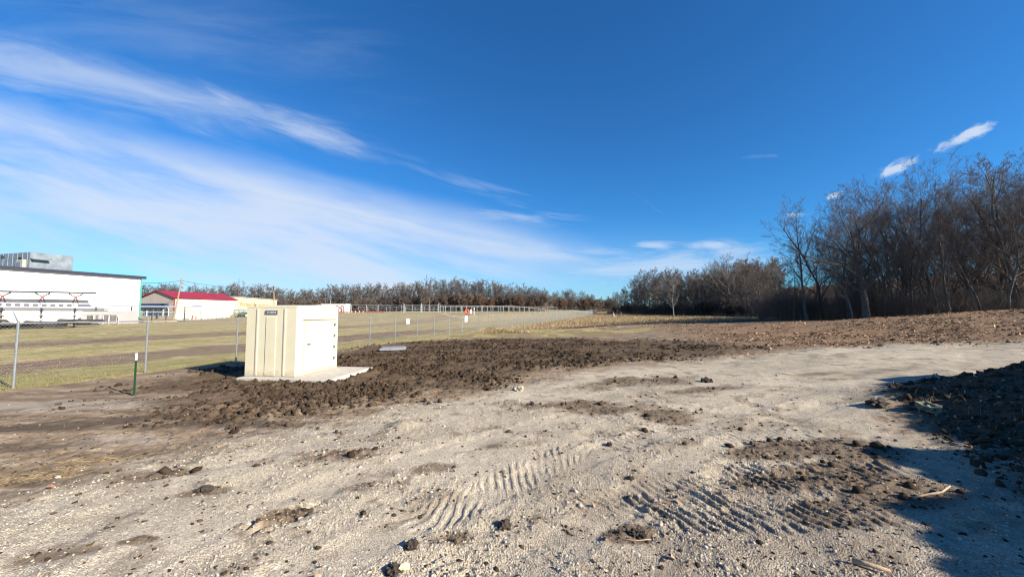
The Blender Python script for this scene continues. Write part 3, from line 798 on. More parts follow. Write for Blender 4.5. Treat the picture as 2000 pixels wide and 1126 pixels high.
X, Y, Z, m_ = scatter(42000, 40, 165, lambda m, x, y: m['stubble'] * (1 - m['strip']) * .9, ang=40, a0=-10)
stalks('corn_stubble', X, Y, Z, rng.uniform(.07, .32, len(X)) * (1 + Y / 300), rng.uniform(.014, .03, len(X)) * (1 + Y / 90), 1.0, straw_m, 'broken corn stalks left standing in the stubble field', 'stubble')
X, Y, Z, m_ = scatter(60000, 9.5, 50, lambda m, x, y: np.clip((1 - m['left']) * m['grass'] * .5 + np.exp(-((m['dl'] - .1) / .4) ** 2) * .9 * S((m['n1'] + .2) / .25), 0, 1), ang=52, a0=-57)
stalks('grass', X, Y, Z, rng.uniform(.05, .2, len(X)), rng.uniform(.005, .012, len(X)), .7, grass_m, 'short dry grass along the fence and the verge', 'grass', .25)
X, Y, Z, m_ = scatter(120000, 9, 40, lambda m, x, y: m['left'] * np.clip(.25 + S((3.4 - m['dl']) / 1.5), 0, 1) * .9, ang=0, a0=-56)
stalks('field_grass', X, Y, Z, rng.uniform(.04, .13, len(X)), rng.uniform(.004, .009, len(X)), .6, grass_m, 'thin dormant grass of the field behind the fence', 'grass', .25)
X, Y, Z, m_ = scatter(45000, 3.5, 12, lambda m, x, y: np.clip(ell(x, y, [(*G(180, 900), .35, .1, 1), (*G(60, 935), .4, .14, 1), (*G(130, 915), .3, .1, .6), (*G(240, 850), .3, .08, .5)], .3), 0, 1), ang=-20, a0=-58)
stalks('straw', X, Y, Z + .01, rng.uniform(.04, .14, len(X)), rng.uniform(.002, .004, len(X)), 1.5, straw_m, 'wisps of yellow straw on the dirt', 'straw', .1)
X, Y, Z, m_ = scatter(700, 8, 13.5, lambda m, x, y: np.exp(-((np.abs(x - np.interp(y, [6, 8.5, 10.5, 12], [7.4, 8.3, 10, 13])) - .5) / .6) ** 2) * (x > 7.5) * .8, ang=62, a0=40)
stalks('weeds', X, Y, Z, rng.uniform(.05, .2, len(X)), rng.uniform(.002, .004, len(X)), .5, straw_m, 'dry weeds along the crest of the shaded bank', 'weeds', .2)

# ------------------------------------------------------------------ shed on its pad
sh_a = math.atan2(0.31, 2.2)         # the door side runs almost straight away from the camera
c, s = math.cos(sh_a), math.sin(sh_a)
SH0 = Vector((-6.73, 12.05, 0.10))    # near corner; local x runs left along the front, local y back along the door side
W_, D_, HT = 1.76, 2.2, 2.17
shed = empty('utility_shed', SH0, -sh_a, 'cream moulded utility shed with a side door, standing on a concrete pad in dark soil', 'shed')
# local axes: +y back, -x left
body = MB(); body.box((-W_ / 2, D_ / 2, HT / 2), (W_, D_, HT)); body.build('wall', cream, shed, .012)
def rib(m_, x0, x1, y, out): m_.prism([(x0 - .0, 0.02), (x1, 0.02), (x1, HT - .05), (x0, HT - .05)], y - out, y + .004, 'y')
pn = MB()
for a0, a1, o_ in ((.21, .245, .017), (.40, .60, .014), (.755, .79, .017)):
    x0, x1 = -W_ + a0 * W_, -W_ + a1 * W_
    top = HT - (.30 if a1 - a0 > .1 else .04)
    pn.prism([(x0, 0.03), (x1, 0.03), (x1, top), (x0, top)], -o_, .003, 'y')
pn.build('rib', cream, shed, .006)
sm_ = MB()
for a in (.197, .742): sm_.box((-W_ + a * W_, -.003, HT / 2 - .02), (.012, .008, HT - .1))
sm_.build('seam', seam_m, shed)
roof = MB(); ov = .012
roof.prism([(-ov, HT - .01), (D_ + ov, HT - .01), (D_ + ov, HT + .02), (D_ / 2, HT + .085), (-ov, HT + .02)], -W_ - ov, ov, 'x')
roof.build('roof', cream, shed, .01)
npl = MB(); npl.box((-W_ + .5 * W_, -.010, HT - .165), (.42, .020, .12)); plate = npl.build('nameplate', plate_m, shed)
for dx, w_ in ((-.12, .03), (-.045, .022), (.02, .05), (.09, .035), (.15, .02)): MB().box((-W_ + .5 * W_ + dx, -.0215, HT - .165), (w_, .005, .06)).build('marking', plate_l, plate)
door = MB(); door.box((.012, D_ * .53, 0.90), (.024, D_ * .70, 1.62)); dr = door.build('door', cream, shed, .008)
ds = MB()
ds.box((.004, D_ * .163, .92), (.010, .012, 1.66)); ds.box((.004, D_ * .515, 1.735), (.010, D_ * .70, .016)); ds.box((.026, D_ * .5, 1.0), (.006, D_ * .46, .006))
ds.build('door_seam', mat('door_seam_shade', (0.33, 0.29, 0.21), .7, .05, 8), dr)
hd = MB(); hd.tube([(.03, D_ * .23, .98), (.075, D_ * .23, .98)], .022, 10); hd.box((.075, D_ * .25, .98), (.02, .11, .026)); hd.build('handle', steel_d, dr, .003)
for z in (.38, .78, 1.18, 1.57):
    hb = MB(); hb.box((.034, D_ * .885, z), (.03, .10, .10)); hb.tube([(.052, D_ * .885, z - .05), (.052, D_ * .885, z + .05)], .014, 8); hb.build('hinge', steel_d, dr, .003)
lip = MB(); lip.prism([(-.002, 1.76), (.05, 1.77), (.05, 1.80), (-.002, 1.86)], D_ * .12, D_ * .92, 'y'); lip.build('door_hood', cream, shed, .004)

pad = MB(); pad.box((-.72 + .25 + .25, D_ / 2 - .05, -.08), (3.05, 2.75, .16)); pd = pad.build('concrete_pad', conc, None, .02)
pd.location = SH0; pd.rotation_euler = (0, 0, -sh_a)
tag(pd, 'pale concrete pad under the cream shed, edges half buried in soil', 'concrete pad')
x, y = G(768, 684)
slab = MB(); slab.box((0, 0, .05), (1.35, .95, .10)); slab.box((.0, 0, .112), (1.2, .82, .03)); so = slab.build('access_cover', mat('pale_cover', (.23, .24, .26), .6, .2, 5), None, .012)
so.location = (x, y, H(x, y) + .06); so.rotation_euler = (R(1.5), R(-1), R(12))
tag(so, 'flat grey access cover lying in the dark soil right of the shed', 'cover')

# ------------------------------------------------------------------ green marker post
x, y = G(261, 770)
tp = empty('marker_post', (x, y, H(x, y) - .02), R(20), 'green steel stake with a white painted top, standing in the dirt by the fence', 'post')
s1 = MB(); s1.box((0, .018, .46), (.045, .008, .92)); s1.box((0, 0, .46), (.008, .036, .92))
for i in range(14): s1.box((0, .026, .06 + i * .062), (.02, .012, .014))
s1.build('stake', post_g, tp)
s2 = MB(); s2.box((0, .018, .98), (.047, .010, .17)); s2.box((0, 0, .98), (.010, .038, .17)); s2.box((0, .012, 1.067), (.047, .03, .006)); s2.build('painted_top', post_w, tp)

# ------------------------------------------------------------------ chain-link fences
def fence(name, pts, ht, label, group=None, spacing=.085, wr=.0019, arms=(), post_r=.03, lean=None, rail=True, mid=False, arm_back=False, gap=(), mt=None):
    mt = mt or galv
    """pts: post feet; every post a part, the rails one part, the wire netting one part"""
    o = empty(name, pts[0], 0, label, 'fence', group); base = Vector(pts[0])
    P = [Vector(p) - base for p in pts]
    lean = lean or {}
    for i, p in enumerate(P):
        d = (P[min(i + 1, len(P) - 1)] - P[max(i - 1, 0)]).normalized()
        top = p + Vector((0, 0, ht + .02)) + d * lean.get(i, 0)
        pb = MB().tube([p - Vector((0, 0, .3)), top], post_r, 8); pb.tube([top, top + Vector((0, 0, .025)), top + Vector((0, 0, .05))], [post_r * 1.15, post_r * 1.1, post_r * .3], 8)
        po = pb.build('post', mt, o, smooth=False)
        if i in arms:
            nrm = Vector((-d.y, d.x, 0)) * (-1 if arm_back else 1)
            ab = MB().tube([top, top + nrm * .30 + Vector((0, 0, .30))], [.022, .014], 6); ab.build('barb_arm', mt, po)
    if rail:
        rb = MB()
        for i in range(len(P) - 1):
            if i in gap:
                if rb.v: rb.build('top_rail', mt, o, smooth=True); rb = MB()
                continue
            rb.tube([P[i] + Vector((0, 0, ht)), P[i + 1] + Vector((0, 0, ht))], post_r * .72, 6, False)
            if mid: rb.tube([P[i] + Vector((0, 0, ht * .52)), P[i + 1] + Vector((0, 0, ht * .52))], post_r * .6, 6, False)
        rb.build('top_rail', mt, o, smooth=True)
    # woven wire: two sets of slanted strands
    vs, n0_ = [], 0
    cum = [0]
    for i in range(len(P) - 1): cum.append(cum[-1] + (P[i + 1] - P[i]).length)
    A = np.array([[p.x, p.y, p.z] for p in P]); cum = np.array(cum); tot_ = cum[-1]
    def pos(s_): return np.stack([np.interp(s_, cum, A[:, k_]) for k_ in range(3)], -1)
    starts = []; q = -ht
    while q < tot_:
        starts.append(q); ff = pos(np.array([max(q, 0)]))[0] + np.array(base); q += spacing * max(1, math.hypot(ff[0], ff[1]) / 42)
    starts = np.array(starts); hb = ht - .03
    S0, S1, Z0, Z1 = [], [], [], []
    for sgn in (1, -1):
        a, b_ = starts.copy(), starts + hb
        za, zb = np.zeros(len(a)), np.full(len(a), hb)
        k_ = a < 0; za = np.where(k_, -a, za); a = np.where(k_, 0, a)
        k_ = b_ > tot_; zb = np.where(k_, hb - (b_ - tot_), zb); b_ = np.where(k_, tot_, b_)
        if sgn < 0: za, zb = hb - za, hb - zb
        S0.append(a); S1.append(b_); Z0.append(za); Z1.append(zb)
    S0, S1, Z0, Z1 = map(np.concatenate, (S0, S1, Z0, Z1))
    p0, p1 = pos(S0), pos(S1); p0[:, 2] += Z0 + .03; p1[:, 2] += Z1 + .03
    n = len(p0); dd = p1 - p0; dd /= np.linalg.norm(dd, axis=1, keepdims=True) + 1e-9
    e1 = np.cross(dd, (0, 0, 1.0)); e1 /= np.linalg.norm(e1, axis=1, keepdims=True) + 1e-9; e2 = np.cross(dd, e1)
    rw = wr * np.maximum(1, np.linalg.norm((p0 + np.array(base))[:, :2], axis=1) / 30)[:, None]
    pm = [e1 * rw, (-.5 * e1 + .87 * e2) * rw, (-.5 * e1 - .87 * e2) * rw]
    v = np.stack([p0 + k_ for k_ in pm] + [p1 + k_ for k_ in pm], 1).reshape(-1, 3); i0 = np.arange(n) * 6
    f = np.concatenate([np.stack([i0 + k_, i0 + (k_ + 1) % 3, i0 + 3 + (k_ + 1) % 3, i0 + 3 + k_], -1) for k_ in range(3)])
    mesh_np('wire_netting', v, f, wire_m, o)
    return o


yy = [5.2, 8.0, 10.8, 13.65, 16.7, 19.5, 22.2, 24.93, 27.5, 30.2, 32.7, 35.3, 37.8, 41.8]
while yy[-1] < 156: yy.append(yy[-1] + 2.75)
fpts = [(fence_x(v), v, H(fence_x(v), v) - .02) for v in yy]
fence('chain_link_fence', fpts, 1.82, 'long galvanised chain link fence running from the near left away past the shed', arms=(0, 1, 2, 3, 4, 5, 6, 7, 8), lean={12: .25}, gap=(10, 11, 12))
nf = MB()
nf.tube([(fence_x(v) - .02, v, ZPIX(p, v)) for v, p in ((34.2, 612.5), (35.1, 615.0), (36.6, 617.2), (38.2, 618.8), (40.5, 617.2))], .022, 7)
nr_ = nf.build('loose_rail', galv_far, None, smooth=True); tag(nr_, 'bent white pipe come loose along the fence top near the orange ring', 'pipe')


def fsign(px, Y, z0, w_, h_, label, marks=False):
    x = fence_x(Y) + .04
    t_ = math.atan2(1, .33)
    o = empty('fence_sign', (x, Y, H(x, Y) + z0), t_, label, 'sign')
    MB().box((0, -.03, h_ / 2), (w_, .008, h_)).build('plate', post_w, o, .002)
    if marks:
        fp = mat('faded_print', (.42, .44, .44), .6, .1, 10)
        for i in range(5): MB().box((rnd.uniform(-.05, .05), -.036, h_ * (.2 + .15 * i)), (w_ * rnd.uniform(.4, .75), .003, h_ * .04)).build('marking', fp, o)
    return o


fsign(794, 28.9, 1.25, .42, .38, 'plain white rectangular sign on the fence between two posts')
fsign(909, 38.6, 1.15, .62, .58, 'larger white notice with faded grey print, below the orange ring')

# inner fence around the pond bank, with its gate
ip = [AT(px, Y) for px, Y in ((560, 104), (625, 104), (655, 104), (687, 104), (716, 104), (739, 104), (762, 104), (785, 102))]
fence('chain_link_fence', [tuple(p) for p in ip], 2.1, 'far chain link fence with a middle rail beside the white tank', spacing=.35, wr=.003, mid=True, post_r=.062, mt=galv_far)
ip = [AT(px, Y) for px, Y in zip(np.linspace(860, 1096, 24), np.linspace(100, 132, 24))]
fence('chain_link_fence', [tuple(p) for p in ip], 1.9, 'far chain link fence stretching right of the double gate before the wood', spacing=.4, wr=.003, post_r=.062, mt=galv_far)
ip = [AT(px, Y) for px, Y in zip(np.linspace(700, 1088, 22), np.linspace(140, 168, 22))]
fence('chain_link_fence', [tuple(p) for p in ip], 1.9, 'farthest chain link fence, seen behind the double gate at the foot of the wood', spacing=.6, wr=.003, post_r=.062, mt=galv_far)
gl = AT(789, 101); gc_ = AT(823, 100.5); gr_ = AT(857, 100)
gate = empty('double_gate', gc_, 0, 'double chain link gate hung between three tall steel posts', 'gate')
for p in (gl, gc_, gr_):
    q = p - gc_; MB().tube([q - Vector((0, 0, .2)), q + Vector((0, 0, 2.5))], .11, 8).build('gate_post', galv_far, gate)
for p, q in ((gl, gc_), (gc_, gr_)):
    a = p - gc_; b_ = q - gc_; a, b_ = a.lerp(b_, .05), a.lerp(b_, .95); m_ = a.lerp(b_, .5)
    lf = MB()
    for z in (.15, 1.0, 2.0): lf.tube([a + Vector((0, 0, z)), b_ + Vector((0, 0, z))], .055, 6)
    for t_ in (a, m_, b_): lf.tube([t_ + Vector((0, 0, .15)), t_ + Vector((0, 0, 2.0))], .055, 6)
    for i in range(26):
        u, v_ = a.lerp(b_, i / 26), a.lerp(b_, (i + 1) / 26)
        lf.tube([u + Vector((0, 0, .15)), u + Vector((0, 0, 2.0))], .006, 3, False)
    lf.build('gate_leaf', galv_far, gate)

# life ring on its board, white box beside it
p = AT(912, 74)
zr = ZPIX(608, 74)
rs = empty('ring_stand', (p.x, p.y, p.z), R(-8), 'short steel stand with a ledge carrying the orange ring', 'stand')
MB().tube([(0, .12, -.1), (0, .12, zr - p.z + .5)], .05, 8).box((0, .08, zr - p.z - .62), (1.5, .3, .06)).build('stand_post', galv, rs)
lr_ = MB().torus((0, 0, 0), .36, .13).build('life_ring', orange, None, smooth=True); lr_.location = (p.x, p.y - .06, zr); lr_.rotation_euler = (0, 0, R(-8))
tag(lr_, 'bright orange life ring hanging beyond the fence', 'life ring')
bx = MB().box((0, 0, .38), (.32, .22, .76)).box((0, 0, .78), (.38, .28, .05)).build('white_box', post_w, None, .01); bx.location = (p.x + .8, p.y, zr - .42)
bx.rotation_euler = (0, 0, R(6)); tag(bx, 'narrow white box standing right of the orange ring', 'box')
p = AT(926, 88)
vp = empty('vent_pipe', p, 0, 'thin white pipe with a small white cap, right of the orange ring', 'pipe')
MB().tube([(0, 0, -.1), (0, 0, 1.3)], .06, 8).build('pipe', post_w, vp); MB().tube([(0, 0, 1.3), (0, 0, 1.75)], [.13, .05], 8).build('cap', post_w, vp)

# ------------------------------------------------------------------ buildings at the left
def frame(p0, p1):
    d = Vector((p1[0] - p0[0], p1[1] - p0[1], 0)); return math.atan2(d.y, d.x), d.length


# white hall: long wall along local x? local y runs along the wall away from us, +x faces the sun
a0 = Vector((-69.0 - 15.7 * .27, 37.0 + .0, 0)); c1 = AT(275, 74.0)
dirw = Vector((.27, .963, 0)).normalized(); LW = 52
cor = Vector((c1.x, c1.y, c1.z)); st = cor - dirw * LW
rz = math.atan2(dirw.y, dirw.x) - math.pi / 2
hall = empty('white_hall', (st.x, st.y, c1.z - .6), rz, 'large white metal hall with a dark roof edge and ribbed walls', 'building')
HH = ZPIX(543, 74.0) - c1.z + .6
wl = MB().box((-14, LW / 2, HH / 2), (28, LW, HH)).build('wall', white_wall, hall)
rf = MB(); rf.prism([(-28.4, HH - .1), (.35, HH - .1), (.35, HH + .16), (-14, HH + 1.0), (-28.4, HH + .16)], -.4, LW + .35, 'y'); rf.build('roof', roof_gr, hall)
MB().box((.39, LW / 2, HH + .10), (.08, LW + .9, .52)).build('fascia', trim_dk, hall)
MB().box((.09, LW - .14, HH / 2 - .15), (.18, .22, HH - .3)).build('corner_trim', trim_gn, hall)
gut = MB().box((.10, LW / 2, .7), (.16, LW, .3)).build('base_trim', mat('base_trim_white', (.7, .7, .7), .6, .05, 2), hall)
# awnings of the white door ramp
def unit(name, px0, px1, py0, py1, Y, dep, m, label, cat, extra=None):
    xa, xb = (px0 - 1000) / FPX * Y, (px1 - 1000) / FPX * Y; z0, z1 = ZPIX(py1, Y), ZPIX(py0, Y)
    o = empty(name, ((xa + xb) / 2, Y, z0), rz, label, cat)
    w_ = (xb - xa)
    MB().box((0, dep / 2, (z1 - z0) / 2), (w_, dep, z1 - z0)).build('casing', m, o, .04)
    return o, w_, z1 - z0


o, w_, h_ = unit('rooftop_duct', -60, 78, 494, 528, 62, 5, zinc, 'big galvanised duct box on the roof of the white hall', 'air handler')
for dx, dz in ((-.12, .80), (.28, .66)): MB().box((w_ * dx, -.02, h_ * dz), (w_ * .07, .05, h_ * .16)).build('opening', zinc_d, o)
sm2 = MB()
for i in range(9): sm2.box((-w_ / 2 + w_ * (i + .5) / 9, -.03, h_ * .5), (.05, .06, h_ * .98))
sm2.build('flange', galv, o)
MB().box((w_ * .5 + .35, 1, h_ * .62), (.9, 2, .12), ry=R(10)).build('rain_hood', zinc, o)
o, w_, h_ = unit('rooftop_fan', 78, 92, 514, 532, 63, 1.6, mat('blue_grey_unit', (.15, .18, .25), .5, .3, 2), 'small blue grey unit right of the big roof duct', 'air handler')
MB().box((0, -.03, h_ * .5), (w_ * .7, .05, h_ * .6)).build('grille', zinc_d, o)
o, w_, h_ = unit('rooftop_fan', 93, 109, 516, 534, 64, 1.6, zinc, 'small pale grey unit at the right end of the roof equipment', 'air handler')
for k_ in (.35, .65): MB().box((0, -.03, h_ * k_), (w_ * .7, .05, h_ * .12)).build('louvre', mat('louvre_grey', (.2, .22, .24), .5, .2, 4), o)
o, w_, h_ = unit('rooftop_unit', 20, 42, 506, 527, 60.5, 1.2, mat('tan_unit', (.36, .34, .30), .5, .25, 1.5), 'tan square unit standing before the big roof duct', 'air handler')
MB().box((0, -.03, h_ * .5), (w_ * .6, .05, h_ * .5)).build('grille', galv, o)

# storage racks before the hall
def rack(name, p, rz_, cols, levels, arm, label, mcol, top=None):
    o = empty(name, p, rz_, label, 'rack')
    for cx_ in cols:
        cb_ = MB().box((cx_, 0, levels[-1] / 2), (.16, .22, levels[-1])); cb_.box((cx_, 0, .06), (.2, arm * 2.0, .12))
        co = cb_.build('column', mcol, o)
        for z in levels: MB().box((cx_, 0, z), (.12, arm * 2, .10)).build('arm', mcol, co)
        if top:
            tb = MB()
            for sx in (-1, 1):
                tb.tube([(cx_ + sx * .28, 0, levels[-1]), (cx_ + sx * .04, 0, levels[-1] + top * .66)], .075, 6)
            tb.build('strut', red_m, co)
            tb = MB()
            for sx in (-1, 1): tb.tube([(cx_, 0, levels[-1] + top * .66), (cx_ + sx * .62, 0, levels[-1] + top)], .085, 6)
            tb.build('fork', steel_d, co)
    return o


Yk = 50.0
pk = AT(85, Yk); pk = Vector(((80 - 1000) / FPX * Yk, Yk, H((80 - 1000) / FPX * Yk, Yk)))
wdir = math.atan2(.55, .83)           # racks face us: their long axis runs across the view
def zk(py): return ZPIX(py, Yk) - pk.z
lv = [zk(617), zk(606), zk(593)]
rack('storage_rack', pk, R(41), (-3.1, .1, 3.0), lv, .9, 'tall dark storage rack with forked posts, loaded with long metal sheets', steel_d, top=zk(572) - lv[-1])
RM = Matrix.Translation(pk) @ Matrix.Rotation(R(41), 4, 'Z')
load_m = mat('dark_sheet', (.022, .022, .036), .5, .4, 1, stretch=(.3, 2, 2)); load_l = mat('pale_sheet', (.22, .225, .25), .45, .25, 1, stretch=(.3, 2, 2))


def load(name, x0, x1, z, th_, m, label, cat, dy=0, w_=1.0, n=1, slope=0):
    mb = MB()
    for i in range(n):
        e = rnd.uniform(-.5, .5)
        mb.box(((x0 + x1) / 2 + e * .6, dy, z + th_ * (i + .5) / n), (x1 - x0 + e, w_, th_ / n * .8), ry=slope)
    o = mb.build(name, m); o.matrix_world = RM
    return tag(o, label, cat)


load('steel_sheet', -5.0, 5.0, zk(572) + .02, .22, load_m, 'long thin dark sheet lying on the forked top of the rack', 'metal sheet', slope=R(-.4))
load('steel_bundle', -4.4, 4.6, zk(593) + .05, .55, load_m, 'thick dark bundle of sheets on the upper arms of the rack', 'metal bundle', n=4)
load('steel_bundle', -6.3, 6.2, zk(606) - .1, .5, load_m, 'long dark bundle of bars on the middle arms of the rack', 'metal bundle', n=4)
load('steel_bundle', -6.0, 5.6, zk(617) + .05, .12, load_l, 'pale thin bundle of sheets on the lowest arms of the rack', 'metal bundle', n=2)
wb = empty('window_panel', RM @ Vector((0, -.62, zk(606) + .36)), R(41), 'long white panel with a row of dark square openings on the rack', 'panel')
MB().prism([(-5.6, .0), (4.9, .0), (4.5, .62), (-5.9, .62)], -.05, .05, 'y').build('board', post_w, wb)
for i in range(10): MB().box((-3.9 + i * .72, -.055, .33), (.44, .02, .36)).build('opening', plate_m, wb)
MB().prism([(3.3, .12), (4.75, .12), (4.35, .55), (3.3, .55)], -.065, -.052, 'y').build('end_opening', plate_m, wb)
MB().prism([(-5.5, .06), (-4.5, .06), (-4.5, .55), (-5.8, .55)], -.065, -.052, 'y').build('end_opening', plate_m, wb)
lo = MB().box((-1.0, -1.15, zk(617) - .42), (7.0, .12, .14)).build('timber_beam', lumber); lo.matrix_world = RM; tag(lo, 'pale yellow timber beam in front of the rack', 'timber')
tb = MB()
for i in range(26):
    x = rnd.uniform(-9, 4.5); tb.box((x, rnd.uniform(-2.4, -1.2), rnd.uniform(.1, 1.15)), (rnd.uniform(2, 4), rnd.uniform(.4, .9), rnd.uniform(.2, .6)), rz=rnd.uniform(-.15, .15), ry=rnd.uniform(-.06, .06), taper=(.8, .6))
to = tb.build('tarp_pile', black_t, None, .03); to.matrix_world = RM; tag(to, 'low black heap of covered material below the rack', 'pile')

# grey white container and ramp
Yc = 66.0
pc = AT(218, Yc); scx = FPX / Yc
cw, chh = 77 / scx, 25 / scx
ct = empty('site_container', pc, R(12), 'low off white container with panels, railing and a stub pipe before the white hall', 'container')
MB().box((0, 0, chh / 2), (cw, 2.4, chh), taper=(.95, .9)).build('body', mat_rib('off_white_cladding', (.36, .34, .335), .5, 0), ct)
MB().tube([(-cw * .32, 0, chh), (-cw * .32, 0, chh + .75)], .12, 10).build('pipe', galv, ct)
for x, w_ in ((-.30, .13), (-.16, .05), (.03, .14), (.17, .14)): MB().box((cw * x, -1.19, chh * .42), (cw * w_, .05, chh * .5)).build('panel', mat('grey_panel', (.13, .12, .12), .6, .4, 1.5), ct)
rl = MB()
for x in (-.2, .0, .12, .32): rl.tube([(cw * x, -1.5, 0), (cw * x, -1.5, chh * .62)], .05, 6)
rl.tube([(-cw * .2, -1.5, .25), (cw * .32, -1.5, .25)], .05, 6); rl.build('railing', post_w, ct)
rp = MB().prism([(-.1, 0), (2.4, 0), (2.2, .2), (-.1, 1.5)], -.8, .8, 'y').build('ramp', mat('dark_ramp', (.10, .085, .09), .6, .2, 2), None, .02)
p = AT(256, 68); rp.location = p; rp.rotation_euler = (0, 0, R(25)); tag(rp, 'dark sloping ramp between the container and the corner of the white hall', 'ramp')

# second rack before the tan building
Y2 = 70.0; p2 = AT(303, Y2)
rk = rack('storage_rack', p2, R(38), (-3.0, -.3, 1.6, 4.2), [ZPIX(611, Y2) - p2.z, ZPIX(600, Y2) - p2.z], .7, 'low black storage rack in front of the tan gable', mat('black_steel', (.02, .02, .022), .5, .2, 3))
RM = Matrix.Translation(p2) @ Matrix.Rotation(R(38), 4, 'Z')
load('steel_bundle', -6.0, 6.2, ZPIX(600, Y2) - p2.z + .06, .26, load_l, 'pale sheets stacked on top of the low black rack', 'metal bundle', n=3)
load('steel_bundle', -5.0, 6.6, ZPIX(609, Y2) - p2.z - .06, .14, load_l, 'thin pale bars on the lower arms of the low black rack', 'metal bundle', n=2)
load('timber_beam', -1.5, 3.4, .12, .16, lumber, 'yellow timber on the ground below the low black rack', 'timber', dy=-1.0, w_=.25)
bt = MB().box((5.9, 0, ZPIX(600, Y2) - p2.z + .40), (1.6, .8, .16), ry=R(3)).build('blue_tarp', mat('blue_tarp', (.06, .14, .50), .5, .2, 4), None, .02); bt.matrix_world = RM; tag(bt, 'small blue tarp at the right end of the pale sheets', 'tarp')

# tan hall with the red roof
Y0 = 98.0; q0 = AT(341, Y0); dl_ = Vector((.17, .985, 0)).normalized(); rz2 = math.atan2(dl_.y, dl_.x) - math.pi / 2
Lr, Wr = 18.0, 10.6; eave = ZPIX(581.5, Y0) - q0.z; ridge = eave + 1.85
th_ = empty('red_roof_hall', q0, rz2, 'tan metal building with a red gable roof and blue windows', 'building')
MB().box((-.05, Lr / 2, eave / 2), (.1, Lr, eave)).box((-Wr + .05, Lr / 2, eave / 2), (.1, Lr, eave)).build('long_wall', cream_wall, th_)
MB().prism([(-Wr + .1, 0), (-.1, 0), (-.1, eave), (-Wr / 2, ridge - .05), (-Wr + .1, eave)], .0, .12, 'y').build('gable_wall', tan_wall, th_)
MB().prism([(-Wr + .1, 0), (-.1, 0), (-.1, eave), (-Wr / 2, ridge - .05), (-Wr + .1, eave)], Lr - .12, Lr, 'y').build('gable_wall', tan_wall, th_)
r_ = MB()
r_.prism([(-Wr - .35, eave - .08), (-Wr / 2, ridge), (.35, eave - .08), (.35, eave + .08), (-Wr / 2, ridge + .16), (-Wr - .35, eave + .08)], -.4, Lr + .4, 'y'); r_.build('roof', red_roof, th_)
MB().box((.05, .02, eave / 2), (.16, .22, eave - .02)).build('downpipe', red_m, th_)
MB().box((-Wr * .52, -.45, eave * .66), (Wr * .72, .8, .62), rx=R(-8)).build('awning', blue_m, th_, .02)
for i in range(5):
    w = MB().box((-Wr * .84 + i * 1.68, -.02, eave * .32), (1.15, .08, 2.0)).build('window', post_w, th_)
    MB().box((-Wr * .84 + i * 1.68, -.07, eave * .32), (.98, .04, 1.82)).build('pane', glass, w)

# cream warehouse with orange writing
Ya = 118.0; qa = AT(458, Ya); far_ = AT(541, 148.0)
dcw = (far_ - qa); dcw.z = 0; Lc = dcw.length; dcw.normalize(); rz3 = math.atan2(dcw.y, dcw.x) - math.pi / 2
ch = empty('cream_warehouse', qa, rz3, 'long cream warehouse with faded orange writing on its wall', 'building')
hc = ZPIX(579.5, Ya) - qa.z
MB().box((-7, Lc / 2, hc / 2 - .5), (14, Lc, hc + 1)).build('wall', cream_wall2, ch)
MB().box((-7, Lc / 2, hc + .1), (14.4, Lc + .4, .2)).build('roof', roof_gr, ch)
fcu = bpy.data.curves.new('lettering', 'FONT'); fcu.body = 'We feed the world like royalty'; fcu.size = 1.75; fcu.extrude = .02; fcu.align_x = 'LEFT'
tmp = bpy.data.objects.new('tmp', fcu); col.objects.link(tmp); bpy.context.view_layer.update()
fme = bpy.data.meshes.new_from_object(tmp.evaluated_get(bpy.context.evaluated_depsgraph_get())); bpy.data.objects.remove(tmp)
fme.materials.clear(); fme.materials.append(lettr)
ft = bpy.data.objects.new('lettering', fme); col.objects.link(ft); ft.parent = ch
ft.location = (.06, 3.0, hc - 2.75); ft.rotation_euler = (math.pi / 2, 0, math.pi / 2); ft.scale = (1.30, 1, 1)
lg = MB(); lg.tube([(0.02, 1.2, hc - 2.2), (.06, 1.2, hc - 2.2)], .9, 16); lg.build('emblem', mat('pink_emblem', (.75, .48, .40), .6, .1, 3), ch)

# poles and lines
def wpole(px, Yp, ptop, lean_px, label, arm=True):
    p_ = AT(px, Yp); zt = ZPIX(ptop, Yp) - p_.z; dx = lean_px / FPX * Yp
    o_ = empty('utility_pole', p_, 0, label, 'utility pole')
    MB().tube([(0, 0, -.2), (dx, 0, zt)], [.20, .13], 9).build('pole', wood_p, o_)
    if arm:
        MB().box((dx * .93, -.12, zt * .93), (2.0, .10, .12), ry=R(3)).build('cross_arm', wood_p, o_)
        MB().tube([(dx * .85 + .35, -.1, zt * .84), (dx * .85 + .35, -.1, zt * .97)], .28, 10).build('transformer', galv, o_)
    else:
        MB().tube([(dx - .1, 0, zt * .86), (dx + .35, 0, zt * .90)], .05, 6).build('bracket', steel_d, o_)
    return p_ + Vector((dx, 0, zt))


t1 = wpole(341, 92.0, 543, 12, 'leaning weathered utility pole in front of the red roof', False)
t2 = wpole(537, 125.0, 557, -3.5, 'utility pole with a transformer at the right end of the cream warehouse')
def line(a, b_, sag, label, r=.035):
    pts = [a.lerp(b_, i / 14) - Vector((0, 0, sag * 4 * (i / 14) * (1 - i / 14))) for i in range(15)]
    tag(MB().tube(pts, r, 4).build('power_line', mat('cable', (.03, .03, .035), .6, .1, 3)), label, 'cable')
hallc = cor + Vector((-.5, 0, 6.2)); hallc.z = ZPIX(551.5, 74)
line(hallc, t1 - Vector((0, 0, .5)), .3, 'power line from the white hall to the leaning pole')
line(t1 - Vector((0, 0, .6)), t2 - Vector((0, 0, .5)), 1.0, 'upper power line between the two utility poles')
line(t1 - Vector((0, 0, 1.2)), AT(470, 132) + Vector((0, 0, 5.2)), .7, 'lower power line running from the leaning pole to the cream warehouse', .025)

